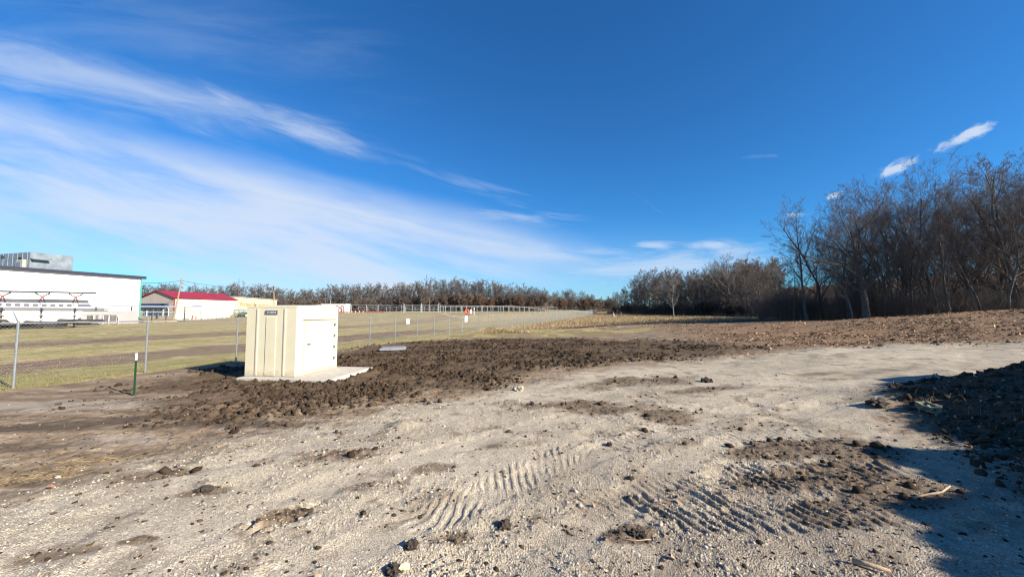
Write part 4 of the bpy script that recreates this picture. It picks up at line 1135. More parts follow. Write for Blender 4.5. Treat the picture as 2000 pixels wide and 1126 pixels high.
# barbed fence before the red roof hall
bp_ = [AT(px, 86) for px in (300, 340, 362, 393, 424, 452, 487, 520, 553)]
fence('barbed_fence', [tuple(p) for p in bp_], 2.05, 'dark chain link fence with tilted barbed arms before the red roofed building', spacing=.4, wr=.003, arms=range(9), post_r=.045, arm_back=False)

# machinery beside the cream warehouse
Ym = 108.0; pm_ = AT(478, Ym)
mg = empty('pump_trailer', pm_, R(30), 'grey green machine with white lamps beside the cream warehouse', 'machine')
MB().box((0, 0, 1.5), (4.6, 2.0, 1.7)).box((0, 0, .55), (5.0, 1.8, .22)).build('body', mach_g, mg, .06)
for x in (-1.7, -.6, .5): MB().box((x, -1.02, 1.7), (.8, .06, .7)).build('panel', mat('grey_grille', (.30, .33, .34), .5, .3, 6), mg)
for x in (-1.7, 1.4): MB().box((x, -1.0, 2.5), (.45, .25, .35)).build('lamp', post_w, mg, .04)
for x in (-1.6, 1.6):
    MB().tube([(x, -1.1, .45), (x, -.8, .45)], .45, 16).build('wheel', black_t, mg)
Ym2 = 96.0
for px, rzz, lab in ((455, 35, 'tilted rusty steel plate leaning in front of the grey green machine'), (463, 20, 'second tilted rusty plate, right of the first one by the machine')):
    p = AT(px, Ym2); pl = MB().box((0, 0, .7), (.45, 1.2, 2.0), ry=R(48)).build('steel_plate', mat('rusty_plate', (.20, .17, .10), .7, .4, 2), None, .02); pl.location = p; pl.rotation_euler = (0, 0, R(rzz)); tag(pl, lab, 'plate')
p = AT(489, 100); tk = empty('tank', p, R(30), 'low dark green tank with a white ball float, left of the cream shed', 'tank')
MB().tube([(-2.4, 0, .8), (1.5, 0, .8)], .65, 14).build('shell', mat('dark_green_tank', (.05, .075, .06), .5, .3, 3), tk); MB().box((-1.6, 0, .15), (.2, 1.2, .3)).box((.9, 0, .15), (.2, 1.2, .3)).build('cradle', steel_d, tk)
MB().tube([(-.6, -1.1, .2), (-.6, -1.1, .33), (-.6, -1.1, .5), (-.6, -1.1, .67), (-.6, -1.1, .8)], [.1, .26, .3, .26, .1], 12).build('float', post_w, tk)
for px, Yp, h_, lab in ((377.5, 80, .95, 'stout red post before the red roofed building'), (384.5, 92, .6, 'short red post right behind the stout one')):
    p = AT(px, Yp); bo = MB().tube([(0, 0, -.1), (0, 0, h_), (0, 0, h_ + .06)], [.14, .14, .05], 10).build('bollard', red_m); bo.location = p; tag(bo, lab, 'bollard')


def lump(name, p, size, flat, m, label, cat, seed, group=None):
    r2 = np.random.default_rng(seed); import bmesh
    bm = bmesh.new(); bmesh.ops.create_icosphere(bm, subdivisions=3, radius=1)
    off = r2.uniform(0, 50, 3)
    for v in bm.verts:
        q = np.array(v.co); d = sum(a * math.sin(q @ w * f + ph) for a, w, f, ph in zip((.22, .16, .1, .07, .05), r2.normal(size=(5, 3)), (1.6, 2.6, 4.0, 6, 9), r2.uniform(0, 6, 5)))
        v.co = Vector(q * (1 + d)); v.co.z = max(v.co.z, -.35); v.co = Vector((v.co.x, v.co.y * .8, v.co.z * flat)) * size
    me = bpy.data.meshes.new(name); bm.to_mesh(me); bm.free(); me.materials.append(m)
    o_ = bpy.data.objects.new(name, me); col.objects.link(o_); o_.location = p; o_.rotation_euler = (0, 0, r2.uniform(0, 6)); tag(o_, label, cat, group)
    return o_


for i, (px, Yp, s_) in enumerate(((352, 84, .55), (371, 80, .6), (380, 80, .4), (388, 82, .5), (403, 84, .7), (411, 83, .4), (419, 82, .4), (431, 86, .5), (441, 86, .5), (448, 86, .4))):
    p = AT(px, Yp); lump('limestone_rock', (p.x, p.y, p.z + .05), s_, .5, rock_m, 'pale block of stone lying in the grass before the red roofed building', 'rock', i, 'stones lying before the red roofed building')

# white tank with red pipework
Yt = 106.0; pt = AT(661, Yt); k_ = Yt / FPX
wt = empty('white_tank_house', pt, 0, 'white box shaped tank house behind the shed, right of its roof', 'tank house')
zt = ZPIX(594, Yt) - pt.z
MB().box((-.6, 0, zt / 2), (6.6, 3, zt)).build('wall', mat('white_panel', (.8, .8, .8), .5, .04, 1), wt, .03)
MB().box((-.6, 0, zt + .06), (6.8, 3.2, .12)).build('roof', mat('pale_roof', (.6, .6, .62), .5, .1, 1), wt)
for x in (1.0, 2.35):
    sd = 1
    up = MB().tube([(x - .75, -2.0, zt * .78), (x - .1, -2.0, zt * .78), (x, -2.0, zt * .72), (x, -2.0, 0)], .10, 8).build('red_pipe', red_m)
    up.location = pt; tag(up, 'red bent pipe rising in front of the white tank house' if x < 2 else 'second red bent pipe, nearer the right edge of the white tank house', 'pipe')
vv = MB().tube([(1.95, -2.2, 0), (1.95, -2.2, zt * .22)], .06, 6); vv.torus((1.95, -2.2, zt * .3), .16, .06, 14, 6); vo = vv.build('valve', red_m); vo.location = pt; tag(vo, 'small dark red valve wheel between the two bent pipes', 'valve')
Yr = 103.0
for px0, px1, lab in ((664, 686, 'low red pipe at the foot of the white tank house'), (716, 751, 'low red pipe right of the thin red post')):
    a, b_ = AT(px0, Yr), AT(px1, Yr); pr = MB().tube([a + Vector((0, 0, .3)), b_ + Vector((0, 0, .3))], .13, 8).build('red_pipe', red_m); tag(pr, lab, 'pipe')
p = AT(712.5, Yr); ps = MB().tube([(0, 0, -.1), (0, 0, 1.2), (0, 0, 1.25)], [.11, .11, .05], 8).build('bollard', red_m); ps.location = p; tag(ps, 'thin dark red post standing among the red pipework', 'bollard')
for i in range(11):
    p = AT(688 + i * 2.4, Yr); st_ = MB().box((0, 0, .25), (.10, .06, .6 + .15 * (i % 3)), ry=R(rnd.uniform(-8, 8))).build('stake', red_m if i % 3 else post_w); st_.location = p
    tag(st_, 'short stake in the row between the white tank house and the red post', 'stake', 'short red and white stakes in a row')
for px, hgt, lab in ((635, 1.9, 'thin white mast left of the white tank house roof'), (645.5, 1.6, 'short tapering white vent on the white tank house')):
    p = AT(px, 108); ms = MB().tube([(0, 0, 0), (0, 0, zt + hgt)], [.09 if hgt > 1.7 else .3, .04], 8).build('mast', galv); ms.location = p; tag(ms, lab, 'mast')

# stakes in the stubble
p = Vector((*G(1199, 619), 0)); p.z = H(p.x, p.y)
sk = MB().tube([(-.12, 0, -.1), (-.03, 0, 1.35)], .05, 6).tube([(.42, -.1, -.1), (-.03, 0, .9)], .05, 6).build('white_stake', post_w); sk.location = p; tag(sk, 'white stake with a slanting brace standing in the stubble', 'stake')
p = AT(1213, 95); s3 = MB().tube([(0, 0, -.1), (0, 0, 1.35)], .07, 6).tube([(0, 0, 1.35), (0, 0, 1.45)], [.08, .03], 6).build('field_post', galv); s3.location = p; tag(s3, 'thin grey post at the far edge of the stubble', 'post')

# brush and rubble heaped at the fence foot
bmx = G(985, 650)
r5 = np.random.default_rng(3)
nb_ = 900; X = bmx[0] + r5.normal(0, 1.5, nb_); Y = bmx[1] + r5.normal(0, .55, nb_); Z = hmac(X, Y) + .35 * np.exp(-((X - bmx[0]) / 1.6) ** 2 - ((Y - bmx[1]) / .6) ** 2) * r5.random(nb_)
bo = stalks('brush_heap', X, Y, Z, r5.uniform(.2, .6, nb_), r5.uniform(.008, .02, nb_), 1.1, straw_m, 'low heap of tan brush at the foot of the fence', 'brush heap', .3)
bo['kind'] = 'thing'
for i in range(9):
    x, y = bmx[0] + r5.normal(.8, .9), bmx[1] + r5.normal(.2, .4); lump('concrete_rubble', (x, y, H(x, y) + .1), r5.uniform(.10, .28), .7, conc, 'grey lump of rubble in the brush heap by the fence', 'rubble', 40 + i, 'rubble in the brush heap')

# single lumps, sticks and leaves lying on the gravel
for i, (px, py, s_, fl, m_, nm, lab) in enumerate((
        (985, 1027, .075, .7, clod_m, 'mud_clod', 'dark split mud clod on the gravel at the lower middle'),
        (804, 1068, .062, .7, clod_m, 'mud_clod', 'dark oval mud clod left of the split one'),
        (768, 1116, .075, .6, clod_m, 'mud_clod', 'dark clod at the bottom edge beside a curled dry leaf'),
        (1245, 1040, .075, .6, clod_m, 'mud_clod', 'mud clod in the stained hollow beside a pale straw'),
        (1232, 937, .045, .7, clod_m, 'mud_clod', 'small double clod above the tyre tread prints'),
        (1380, 745, .16, .6, clod_m, 'mud_clod', 'flat dark clod on the road near the dark soil'),
        (1190, 868, .05, .7, clod_m, 'mud_clod', 'small dark clod in the middle of the gravel'),
        (400, 958, .085, .5, clod_m, 'mud_clod', 'flat clod on the gravel at the left'),
        (1012, 760, .15, .6, rock_d, 'limestone_rock', 'pale lump of limestone at the edge of the dark soil'),
        (1715, 790, .20, .5, clod_m, 'mud_clod', 'dark sod lying at the edge of the shaded bank'),
        (1815, 795, .22, .5, mat('mossy_stone', (.16, .16, .11), .95, .3, 9, bump=.5), 'stone', 'mossy grey stone in the shadow at the foot of the bank'))):
    x, y = G(px, py); z = float(hfull(np.array([x]), np.array([y]))[0]); lump(nm, (x, y, z + s_ * fl * .25), s_, fl, m_, lab, 'stone' if 'stone' in nm or 'rock' in nm else 'clod', 60 + i)


def stick(pts, r, label, m=stick_m, name='stick'):
    P3 = []
    for px, py, lift in pts:
        x, y = G(px, py); P3.append((x, y, float(hfull(np.array([x]), np.array([y]))[0]) + lift))
    tag(MB().tube(P3, [r * (1 - .35 * i / (len(P3) - 1)) for i in range(len(P3))], 7).build(name, m, smooth=True), label, 'stick')


stick([(1783, 977, .03), (1815, 971, .04), (1840, 967, .04), (1856, 961, .06)], .014, 'pale bent stick at the edge of the shadow on the right')
stick([(1665, 1104, .03), (1695, 1112, .035), (1740, 1126, .03)], .022, 'dark stick lying at the lower right edge')
stick([(1218, 1055, .012), (1245, 1053, .012), (1272, 1049, .012)], .005, 'thin pale straw below the stained hollow')
stick([(1858, 1024, .03), (1930, 1026, .03), (2000, 1026, .03)], .006, 'thin straight cane lying in the shadow at the right edge')
stick([(1436, 698, .05), (1452, 695, .05)], .02, 'short yellow stalk at the far edge of the road')


def one_leaf(px, py, s_, rgb, label, rx=.5, rzz=0.):
    x, y = G(px, py); z = float(hfull(np.array([x]), np.array([y]))[0])
    out = [(-.5, 0), (-.3, .22), (-.12, .18), (.02, .36), (.16, .2), (.38, .26), (.5, .0), (.36, -.24), (.14, -.18), (0, -.34), (-.14, -.16), (-.32, -.2)]
    vs = [(a * s_, b2 * s_, .10 * s_ * math.cos(a * 4) + .25 * abs(b2) * s_) for a, b2 in out] + [(0, 0, .06 * s_)]
    o_ = MB().add(vs, [(i, (i + 1) % 12, 12) for i in range(12)]).build('fallen_leaf', mat('leaf_single', rgb, .7, .25, 30)); o_.location = (x, y, z + .03); o_.rotation_euler = (rx, .2, rzz)
    md = o_.modifiers.new('thickness', 'SOLIDIFY'); md.thickness = .002
    tag(o_, label, 'leaf')


one_leaf(1904, 736, .17, (.62, .50, .40), 'pale curled leaf catching the light on the dark bank', .9, .5)
one_leaf(1745, 943, .10, (.50, .32, .22), 'tan leaf at the edge of the shadow, right of the tread prints', .7, 1.2)
one_leaf(790, 1114, .10, (.55, .42, .26), 'curled straw coloured leaf at the bottom edge', .8, .6)
one_leaf(98, 955, .07, (.26, .13, .07), 'orange brown leaf on the straw strewn dirt at the left', .4, .4)
one_leaf(1940, 872, .16, (.16, .17, .14), 'grey lobed leaf lying deep in the shadow on the bank', .2, 1.5)

# ------------------------------------------------------------------ trees
def paths(seed, Ht, r0, first=.28, n=(13, 6, 6, 5), ratio=(.46, .52, .5, .5), ang=(48, 45, 45, 48), up=(.04, .10, .07, .03, .0), wob=(.05, .12, .16, .2, .22), twig=.009, lean=(0, 0), tip=.25, conical=.35, trunkfrac=.86):
    g = np.random.default_rng(seed)
    k = (9, 7, 5, 4, 3)
    P = np.zeros((1, 3)); D = np.array([[lean[0], lean[1], 1.0]]); Ln = np.array([Ht * trunkfrac]); Rd = np.array([r0]); out = []
    for lev in range(5):
        D = D / np.linalg.norm(D, axis=1, keepdims=True); kk = k[lev]
        pts = [P]; drs = [D]
        for i in range(1, kk):
            D = D + g.normal(0, wob[lev], D.shape); D[:, 2] += up[lev]; D /= np.linalg.norm(D, axis=1, keepdims=True)
            P = P + D * (Ln / (kk - 1))[:, None]; pts.append(P); drs.append(D)
        pts = np.stack(pts, 1); drs = np.stack(drs, 1); tf = np.linspace(0, 1, kk)
        rad = np.maximum(Rd[:, None] * (1 - tf * (1 - (tip if lev < 4 else .5))), twig * .6)
        if lev == 0: rad[:, 0] *= 1.35
        out.append((pts, rad))
        if lev == 4: break
        nb = len(pts); nch = n[lev]; idx = np.repeat(np.arange(nb), nch)
        t0 = first if lev == 0 else .22
        tt_ = (np.tile(np.arange(nch), nb) + g.random(nb * nch)) / nch; tt_ = t0 + (1 - t0) * tt_
        f = tt_ * (kk - 1); i0 = np.minimum(f.astype(int), kk - 2); fr = (f - i0)[:, None]
        P = pts[idx, i0] * (1 - fr) + pts[idx, i0 + 1] * fr; Dp = drs[idx, i0 + 1]
        rp_ = rad[idx, i0] * (1 - fr[:, 0]) + rad[idx, i0 + 1] * fr[:, 0]
        az = g.uniform(0, 2 * math.pi, len(idx)) if lev else (np.arange(len(idx)) * 2.4 + g.uniform(0, 1.2, len(idx)))
        ref = np.where(np.abs(Dp[:, 2:3]) > .9, np.array([[1.0, 0, 0]]), np.array([[0, 0, 1.0]]))
        a = np.cross(Dp, ref); a /= np.linalg.norm(a, axis=1, keepdims=True); b2 = np.cross(Dp, a)
        an = R(1) * (ang[lev] * (1.15 - .45 * tt_) + g.normal(0, 9, len(idx)))
        D = Dp * np.cos(an)[:, None] + (a * np.cos(az)[:, None] + b2 * np.sin(az)[:, None]) * np.sin(an)[:, None]
        base = Ln[idx] if lev else np.full(len(idx), Ht)
        Ln = base * ratio[lev] * (1.05 - (conical if lev == 0 else .55) * tt_) * g.uniform(.65, 1.2, len(idx))
        Rd = np.maximum(rp_ * g.uniform(.34, .62, len(idx)), twig)
    return out


def tubes(lst, sides):
    VV, FF, off = [], [], 0
    for (pts, rad), m_ in zip(lst, sides):
        n_, k_ = pts.shape[:2]
        tg = np.gradient(pts, axis=1); tg /= np.linalg.norm(tg, axis=2, keepdims=True) + 1e-9
        ref = np.where(np.abs(tg[..., 2:3]) > .9, np.array([1.0, 0, 0]), np.array([0, 0, 1.0]))
        a = np.cross(tg, ref); a /= np.linalg.norm(a, axis=2, keepdims=True) + 1e-9; b2 = np.cross(tg, a)
        q = 2 * math.pi * np.arange(m_) / m_
        v = pts[:, :, None] + (a[:, :, None] * np.cos(q)[:, None] + b2[:, :, None] * np.sin(q)[:, None]) * rad[:, :, None, None]
        VV.append(v.reshape(-1, 3))
        i = np.arange(n_)[:, None, None] * k_ * m_ + np.arange(k_ - 1)[None, :, None] * m_; j = np.arange(m_)[None, None]
        j2_ = (j + 1) % m_
        FF.append((np.stack([i + j, i + j2_, i + m_ + j2_, i + m_ + j], -1) + off).reshape(-1, 4)); off += n_ * k_ * m_
    return np.concatenate(VV), np.concatenate(FF)


def make_tree(name, mb_, mt_, leaves=None, **kw):
    o = empty(name, (0, 0, 0))
    pt_ = paths(**kw)
    v, f = tubes(pt_[:2], (9, 6)); mesh_np('trunk', v, f, mb_, o, smooth=True)
    v, f = tubes(pt_[2:], (4, 3, 3)); mesh_np('crown', v, f, mt_, o, smooth=True)
    if leaves:
        nl, zlo, zhi, size, lm = leaves; g = np.random.default_rng(5); tips = pt_[4][0][:, -1]
        tips = tips[(tips[:, 2] > zlo) & (tips[:, 2] < zhi)]
        if len(tips):
            pk_ = tips[g.integers(0, len(tips), nl)] + g.normal(0, .2, (nl, 3))
            b0 = np.array([(-.5, -.15, 0), (-.1, -.5, .12), (.5, -.05, .0), (.0, .5, .14)]) * size
            q = g.normal(size=(nl, 3, 3)); q, _ = np.linalg.qr(q)
            vv_ = np.einsum('nij,kj->nki', q, b0) + pk_[:, None]
            i0 = np.arange(nl) * 4; ff_ = np.concatenate([np.stack([i0, i0 + 1, i0 + 3], -1), np.stack([i0 + 1, i0 + 2, i0 + 3], -1)])
            mesh_np('leaves', vv_.reshape(-1, 3), ff_, lm, o)
    return o


dead_leaf = mat_island('dead_leaves', [(.14, .075, .045), (.22, .12, .065), (.11, .065, .04), (.19, .12, .08)], .9)
ever_m = mat_island('evergreen', [(.012, .028, .012), (.02, .045, .018), (.03, .05, .02), (.015, .03, .015)], .8)
protos = {}
for i in range(6):
    protos[f'tall{i}'] = make_tree('bare_tree', bark2 if i % 2 else bark, twig_m, seed=100 + i, Ht=14, r0=.13 + .03 * (i % 3), first=(.16, .30, .12, .22, .34, .18)[i], n=(16, 7, 7, 5), lean=((-.10, .0), (.06, .03), (0, 0), (-.16, .02), (.12, 0), (-.05, -.05))[i], conical=(.3, .2, .4, .35, .1, .5)[i], ratio=((.42, .52, .5, .5), (.5, .5, .5, .5), (.36, .55, .5, .5), (.46, .52, .5, .5), (.52, .48, .5, .5), (.34, .5, .5, .5))[i],
        ang=((42, 42, 45, 48), (55, 48, 45, 48), (48, 45, 45, 50), (38, 45, 48, 48), (60, 45, 45, 48), (50, 45, 45, 48))[i], wob=(.10, .14, .17, .2, .22))
protos['lone'] = make_tree('bare_tree', bark, twig_m, seed=210, Ht=14, r0=.17, first=.24, n=(24, 7, 6, 5), lean=(-.12, 0), conical=.6, ratio=(.30, .5, .5, .5), ang=(42, 45, 45, 48), tip=.08, trunkfrac=.97)
protos['broad'] = make_tree('bare_tree', bark, twig_m, seed=221, Ht=14, r0=.34, first=.24, n=(11, 7, 6, 6), ratio=(.62, .5, .5, .48), conical=.45, ang=(58, 45, 45, 48), trunkfrac=.7, up=(.04, .06, .05, .03, 0))
protos['sapling0'] = make_tree('sapling', bark, twig_m, seed=230, Ht=6, r0=.05, first=.2, n=(12, 5, 5, 3), conical=.5, twig=.006, lean=(.1, .0))
protos['sapling1'] = make_tree('sapling', bark, twig_m, seed=231, Ht=6, r0=.06, first=.15, n=(14, 6, 5, 3), conical=.4, twig=.006, lean=(-.16, .05), ratio=(.4, .5, .5, .5))
protos['shrub0'] = make_tree('shrub', bark, twig_m, seed=240, Ht=3.2, r0=.03, first=.02, n=(26, 5, 5, 3), conical=.2, twig=.006, ratio=(.8, .45, .5, .5), ang=(35, 40, 45, 45), trunkfrac=.3)
protos['shrub1'] = make_tree('shrub', bark, twig_m, seed=241, Ht=3.6, r0=.03, first=.02, n=(30, 5, 4, 3), conical=.2, twig=.006, ratio=(.75, .45, .5, .5), ang=(48, 40, 45, 45), trunkfrac=.25)
for i in range(4):
    protos[f'far{i}'] = make_tree('bare_tree', bark_far, twig_far, seed=300 + i, Ht=13, r0=.20, first=(.10, .16, .08, .22)[i], n=(16, 7, 7, 6), ratio=(.50, .52, .5, .5), twig=.026, conical=.35, ang=((50, 45, 45, 48), (42, 45, 45, 48), (58, 45, 45, 48), (48, 48, 45, 48))[i])
protos['farleaf'] = make_tree('leafy_tree', bark_far, twig_far, leaves=(1000, 0, 9, .36, dead_leaf), seed=310, Ht=9, r0=.18, first=.12, n=(14, 6, 6, 4), twig=.026)
protos['farshrub'] = make_tree('shrub', bark_far, twig_far, leaves=(120, 0, 4, .3, dead_leaf), seed=312, Ht=5, r0=.06, first=.02, n=(36, 7, 6, 4), conical=.2, twig=.028, ratio=(.75, .45, .5, .5), ang=(45, 40, 45, 45), trunkfrac=.3)
protos['faroak'] = make_tree('bare_tree', bark, twig_m, seed=321, Ht=15, r0=.4, first=.26, n=(12, 7, 7, 6), ratio=(.62, .5, .5, .48), twig=.028, conical=.45, ang=(58, 45, 45, 48), trunkfrac=.66)
protos['pale'] = make_tree('pale_tree', bark_pale, twig_pale, seed=330, Ht=14, r0=.34, first=.36, n=(11, 7, 6, 6), ratio=(.56, .5, .5, .48), twig=.022, conical=.4, ang=(58, 48, 48, 50), trunkfrac=.72)
protos['palesap'] = make_tree('pale_sapling', bark_pale, twig_pale, seed=335, Ht=8, r0=.09, first=.2, n=(14, 5, 4, 3), ratio=(.36, .45, .5, .5), twig=.014, conical=.5)
used = set()
HB = {}
for k_, pr in protos.items():
    zz = np.concatenate([np.array([v.co.z for v in ch.data.vertices]) for ch in pr.children if ch.name.startswith('crown')])
    HB[k_] = float(np.percentile(zz, 99.5))


def plant(key, x, y, hgt, label, group=None, rzz=None, sink=.08, sx=1.0, cat='tree'):
    pr = protos[key]
    o = pr if key not in used else copy_tree(pr)
    used.add(key)
    base_h = HB[key]
    s_ = hgt * 1.05 / base_h; o.location = (x, y, H(x, y) - sink); o.scale = (s_ * sx, s_ * sx, s_); o.rotation_euler = (0, 0, rnd.uniform(0, 6.28) if rzz is None else rzz)
    for k_ in ('label', 'category', 'group'):
        if k_ in o: del o[k_]
    tag(o, label, cat, group)
    return o


def tree_at(key, px, Y, ptop, label, group=None, rzz=None, sx=1.0):
    p_ = AT(px, Y); return plant(key, p_.x, p_.y, ZPIX(ptop, Y) - p_.z, label, group, rzz, sx=sx)


# singled out trees
tree_at('lone', 1574, 44, 398, 'tall slender leaning tree at the left end of the near wood', rzz=.2)
tree_at('broad', 1690, 40, 388, 'forked broad crowned tree standing forward in the near wood', rzz=1.0)
tree_at('pale', 1425, 105, 494, 'pale barked tree rising above the middle wood', rzz=.6)
tree_at('palesap', 1315, 98, 548, 'small pale tree before the dark middle wood', rzz=.3)
tree_at('faroak', 838, 165, 541, 'broad dark oak standing above the far treeline', rzz=2.0)
tree_at('faroak', 468, 215, 549, 'tall thin topped tree behind the cream warehouse', rzz=.8, sx=.7)
# the near wood at the right
edge_pts = [(1480, 50), (1530, 47), (1575, 44), (1640, 42), (1700, 40), (1760, 38), (1830, 36), (1900, 34.5), (1990, 33), (2120, 31), (2300, 29)]
tops = np.interp
def topline(px): return float(np.interp(px, [1480, 1530, 1575, 1640, 1700, 1760, 1830, 1900, 1960, 2000, 2300], [520, 470, 405, 395, 375, 352, 350, 330, 316, 310, 262]))
glab, sl, bl = 'grey bare tree in the dense near wood at the right', 'thin bare sapling at the foot of the near wood', 'tangled leafless shrub under the near wood'
for row, (dy, nt_) in enumerate(((1.5, 15), (6, 17), (12, 17), (20, 16), (30, 16))):
    for i in range(nt_):
        px = 1585 + (2260 - 1585) * (i + rnd.uniform(.1, .9)) / nt_
        if row == 0 and px < 1640: px += 60
        Ye = float(np.interp(px, [p[0] for p in edge_pts], [p[1] for p in edge_pts])) + dy + rnd.uniform(-1.5, 1.5)
        tp_ = topline(px) + (0, 0, 25, 60, 85, 100)[row] + rnd.uniform(-14, 32)
        hh_ = min(max(ZPIX(tp_, Ye) - H((px - 1000) / FPX * Ye, Ye), 6), 20)
        q_ = AT(px, Ye); plant(f'tall{rnd.randrange(6)}', q_.x, q_.y, hh_, glab, 'trees of the near wood', sx=rnd.uniform(.8, 1.05))
for i in range(64):
    px = rnd.uniform(1500, 2250); Ye = float(np.interp(px, [p[0] for p in edge_pts], [p[1] for p in edge_pts])) + rnd.uniform(-.5, 14)
    q_ = AT(px, Ye); plant(f'sapling{i % 2}', q_.x, q_.y, rnd.uniform(3.5, 8), sl, 'saplings of the near wood', cat='sapling')
for i in range(130):
    px = 1490 + 760 * (i + rnd.random()) / 130; Ye = float(np.interp(px, [p[0] for p in edge_pts], [p[1] for p in edge_pts])) + rnd.choice((rnd.uniform(.5, 6), rnd.uniform(6, 20), rnd.uniform(20, 48)))
    q_ = AT(px, Ye); plant(f'shrub{i % 2}', q_.x, q_.y, rnd.uniform(2.2, 4.6) + max(0, Ye - 48) * .06, bl, 'shrubs under the near wood', cat='shrub')
for i in range(16):
    px = rnd.uniform(1475, 1585); Ye = rnd.uniform(49, 66); q_ = AT(px, Ye)
    plant(f'shrub{i % 2}', q_.x, q_.y, rnd.uniform(2.0, 4.5), 'grey brush standing at the end of the stubble before the near wood', 'brush at the end of the stubble', cat='shrub')
# the middle wood between the stubble and the near wood
for i in range(62):
    f = (i + rnd.random()) / 62; px = 1190 + 330 * f ** .8
    Yb = float(np.interp(px, [1190, 1260, 1340, 1430, 1500], [175, 140, 115, 102, 84])) + rnd.choice((0, 0, 8, 18, 30)) + rnd.uniform(0, 5)
    tp_ = float(np.interp(px, [1180, 1205, 1240, 1270, 1300, 1350, 1420, 1480, 1540], [572, 556, 540, 528, 528, 532, 510, 508, 500])) + rnd.uniform(-3, 22)
    p_ = AT(px, Yb); plant(f'far{i % 4}', p_.x, p_.y, max(ZPIX(tp_, Yb) - p_.z, 5), 'dark bare tree of the middle wood beyond the stubble', 'trees of the middle wood', sx=rnd.uniform(1.0, 1.3))
for i in range(40):
    px = 1195 + 320 * (i + rnd.random()) / 40
    Yb = float(np.interp(px, [1190, 1260, 1340, 1430, 1500], [172, 137, 113, 100, 82])) + rnd.uniform(-2, 8)
    p_ = AT(px, Yb); plant('farshrub', p_.x, p_.y, rnd.uniform(3, 5.5), 'dense brown brush along the foot of the middle wood', 'brush of the middle wood', cat='shrub')
# low gap in the distance and the treeline on the left
def ftop(px): return float(np.interp(px, [200, 280, 300, 340, 380, 420, 470, 520, 560, 620, 700, 760, 810, 860, 900, 960, 1010, 1040, 1065, 1075, 1100, 1150, 1165, 1185, 1210], [562, 560, 563, 558, 560, 562, 556, 560, 568, 562, 558, 556, 552, 546, 546, 550, 556, 560, 572, 574, 568, 572, 586, 588, 566]))
def fdep(px): return float(np.interp(px, [200, 500, 800, 1000, 1060, 1075, 1210], [235, 215, 185, 172, 172, 235, 240]))
for i in range(128):
    px = 215 + 990 * (i + rnd.random()) / 128
    Yb = fdep(px) + rnd.choice((0, 0, 6, 14)) + rnd.uniform(0, 5)
    p_ = AT(px, Yb)
    lab, g_ = (('bare tree of the far treeline behind the buildings', 'far trees behind the buildings') if px < 560 else ('bare tree of the far treeline behind the inner fence', 'far trees behind the inner fence') if px < 1068 else ('bare tree in the low distant gap at the end of the fence', 'distant trees in the gap'))
    plant(f'far{rnd.randrange(4)}', p_.x, p_.y, max(ZPIX(ftop(px) + rnd.uniform(-4, 6), Yb) - p_.z, 4), lab, g_, sx=rnd.uniform(1.25, 1.7))
for i in range(26):
    px = 880 + 290 * (i + rnd.random()) / 26; Yb = fdep(px) - rnd.uniform(2, 6); p_ = AT(px, Yb)
    plant('farleaf', p_.x, p_.y, rnd.uniform(5, 8.5), 'russet tree still holding dead leaves before the far treeline', 'russet trees of the far treeline')
for i in range(110):
    px = 215 + 990 * (i + rnd.random()) / 110; Yb = fdep(px) - rnd.uniform(-3, 5); p_ = AT(px, Yb)
    plant('farshrub', p_.x, p_.y, rnd.uniform(5, 9.5), 'brown brush along the foot of the far treeline', 'brush of the far treeline', cat='shrub')
# undergrowth: thin stems nobody would count, under each wood
ug_near = mat_island('undergrowth_stems', [(.06, .047, .037), (.12, .097, .08), (.08, .063, .05), (.17, .14, .115)], .95)
ug_far = mat_island('far_undergrowth_stems', [(.07, .056, .048), (.12, .095, .082), (.14, .108, .088), (.10, .08, .07)], .95)


def undergrowth(name, n, px0, px1, depth, spread, h0, h1, r0, r1, lean, m, label):
    px = rng.uniform(px0, px1, n); Y = depth(px) + rng.uniform(*spread, n); X = (px - 1000) / FPX * Y
    h = h0 + (h1 - h0) * rng.random(n) ** 1.8
    stalks(name, X, Y, hmac(X, Y), h, rng.uniform(r0, r1, n), lean, m, label, 'undergrowth', .12)


fd_ = np.vectorize(fdep)
undergrowth('undergrowth', 16000, 200, 1215, fd_, (-5, 12), .8, 5.0, .02, .05, .3, ug_far, 'brown undergrowth along the foot of the far treeline')
undergrowth('undergrowth', 9000, 1185, 1530, lambda p: np.interp(p, [1190, 1260, 1340, 1430, 1500, 1530], [172, 137, 113, 100, 82, 76]), (-2, 25), .5, 4.2, .014, .035, .3, ug_far, 'dark undergrowth along the foot of the middle wood')
undergrowth('undergrowth', 26000, 1480, 2350, lambda p: np.interp(p, [q[0] for q in edge_pts], [q[1] for q in edge_pts]), (.3, 42), .3, 3.6, .005, .013, .4, ug_near, 'thin grey undergrowth below the trees of the near wood')

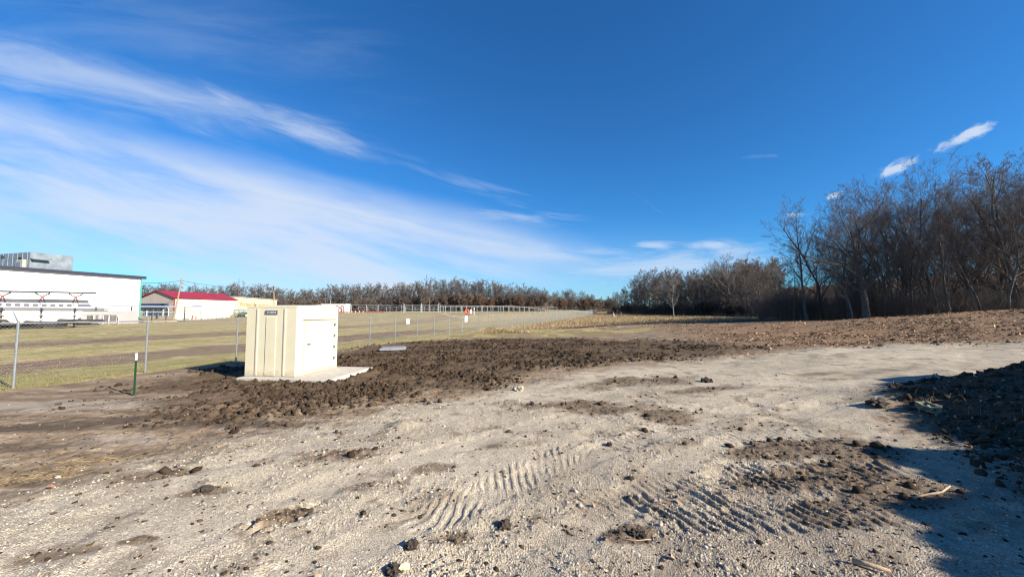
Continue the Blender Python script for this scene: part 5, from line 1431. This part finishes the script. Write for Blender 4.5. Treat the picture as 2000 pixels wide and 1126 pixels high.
# a hedge of evergreens on the bank, whose shadow falls into view
def evergreen(x, y, hgt, rad, seed, label):
    o = empty('evergreen_tree', (x, y, H(x, y) - .1), 0, label, 'tree', 'evergreens on the bank'); g = np.random.default_rng(seed)
    MB().tube([(0, 0, 0), (.05, 0, hgt * .5), (0, 0, hgt * .95)], [.14, .09, .02], 8).build('trunk', bark, o)
    n_ = 5000; zf = g.random(n_) ** 1.1; az = g.uniform(0, 6.283, n_)
    rr_ = rad * (1 - zf ** 2.6) ** .6 * (.55 + .45 * np.sqrt(g.random(n_))) * (1 + .22 * np.sin(az * 3 + seed + zf * 7) + .12 * np.sin(az * 7 + zf * 15))
    c_ = np.stack([rr_ * np.cos(az), rr_ * np.sin(az), .1 + zf * hgt], -1)
    b0 = np.array([(-.5, -.2, 0), (0, -.3, .1), (.6, 0, 0), (0, .3, .1)]) * .22; q = g.normal(size=(n_, 3, 3)); q, _ = np.linalg.qr(q)
    v = np.einsum('nij,kj->nki', q, b0) + c_[:, None]; i0 = np.arange(n_) * 4
    mesh_np('crown', v.reshape(-1, 3), np.stack([i0, i0 + 1, i0 + 2, i0 + 3], -1), ever_m, o)


EG = []
for q in range(10):         # front row: tops at about 3 m above the road
    f = q / 9; EG.append((9.75 + 3.75 * f, .1 + 4.6 * f, 2.98 + .34 * max(0, 1 - f * 1.6) + .14 * math.sin(q * 2.1) + .25 * (q in (4, 8)), 1.05 + .15 * (q % 2)))
EG.append((9.45, -.30, 3.3, 1.0)); EG.append((9.0, -.85, 3.2, 1.0)); EG.append((8.6, -1.45, 3.1, 1.0))
for q in range(6):
    f = q / 5; EG.append((10.9 + 4.4 * f, -1.7 + 5.0 * f, 3.75 + .15 * math.sin(q * 1.7), 1.3))
for q in range(4):
    f = q / 3; EG.append((14.0 + 3.6 * f, -2.6 + 5.6 * f, 4.6, 1.7))
for q in range(4): EG.append((14.6 + .9 * q, 5.1 + .55 * q, 3.7 + .12 * q, 1.1))
for i, (x, y, zt_, rd_) in enumerate(EG): evergreen(x, y, zt_ - H(x, y), rd_, 500 + i, 'evergreen beside the bank whose shadow darkens it')
for k_, pr in protos.items():
    if k_ not in used: plant(k_, 70, 60 + 3 * len(used), 8, glab, 'trees of the near wood')
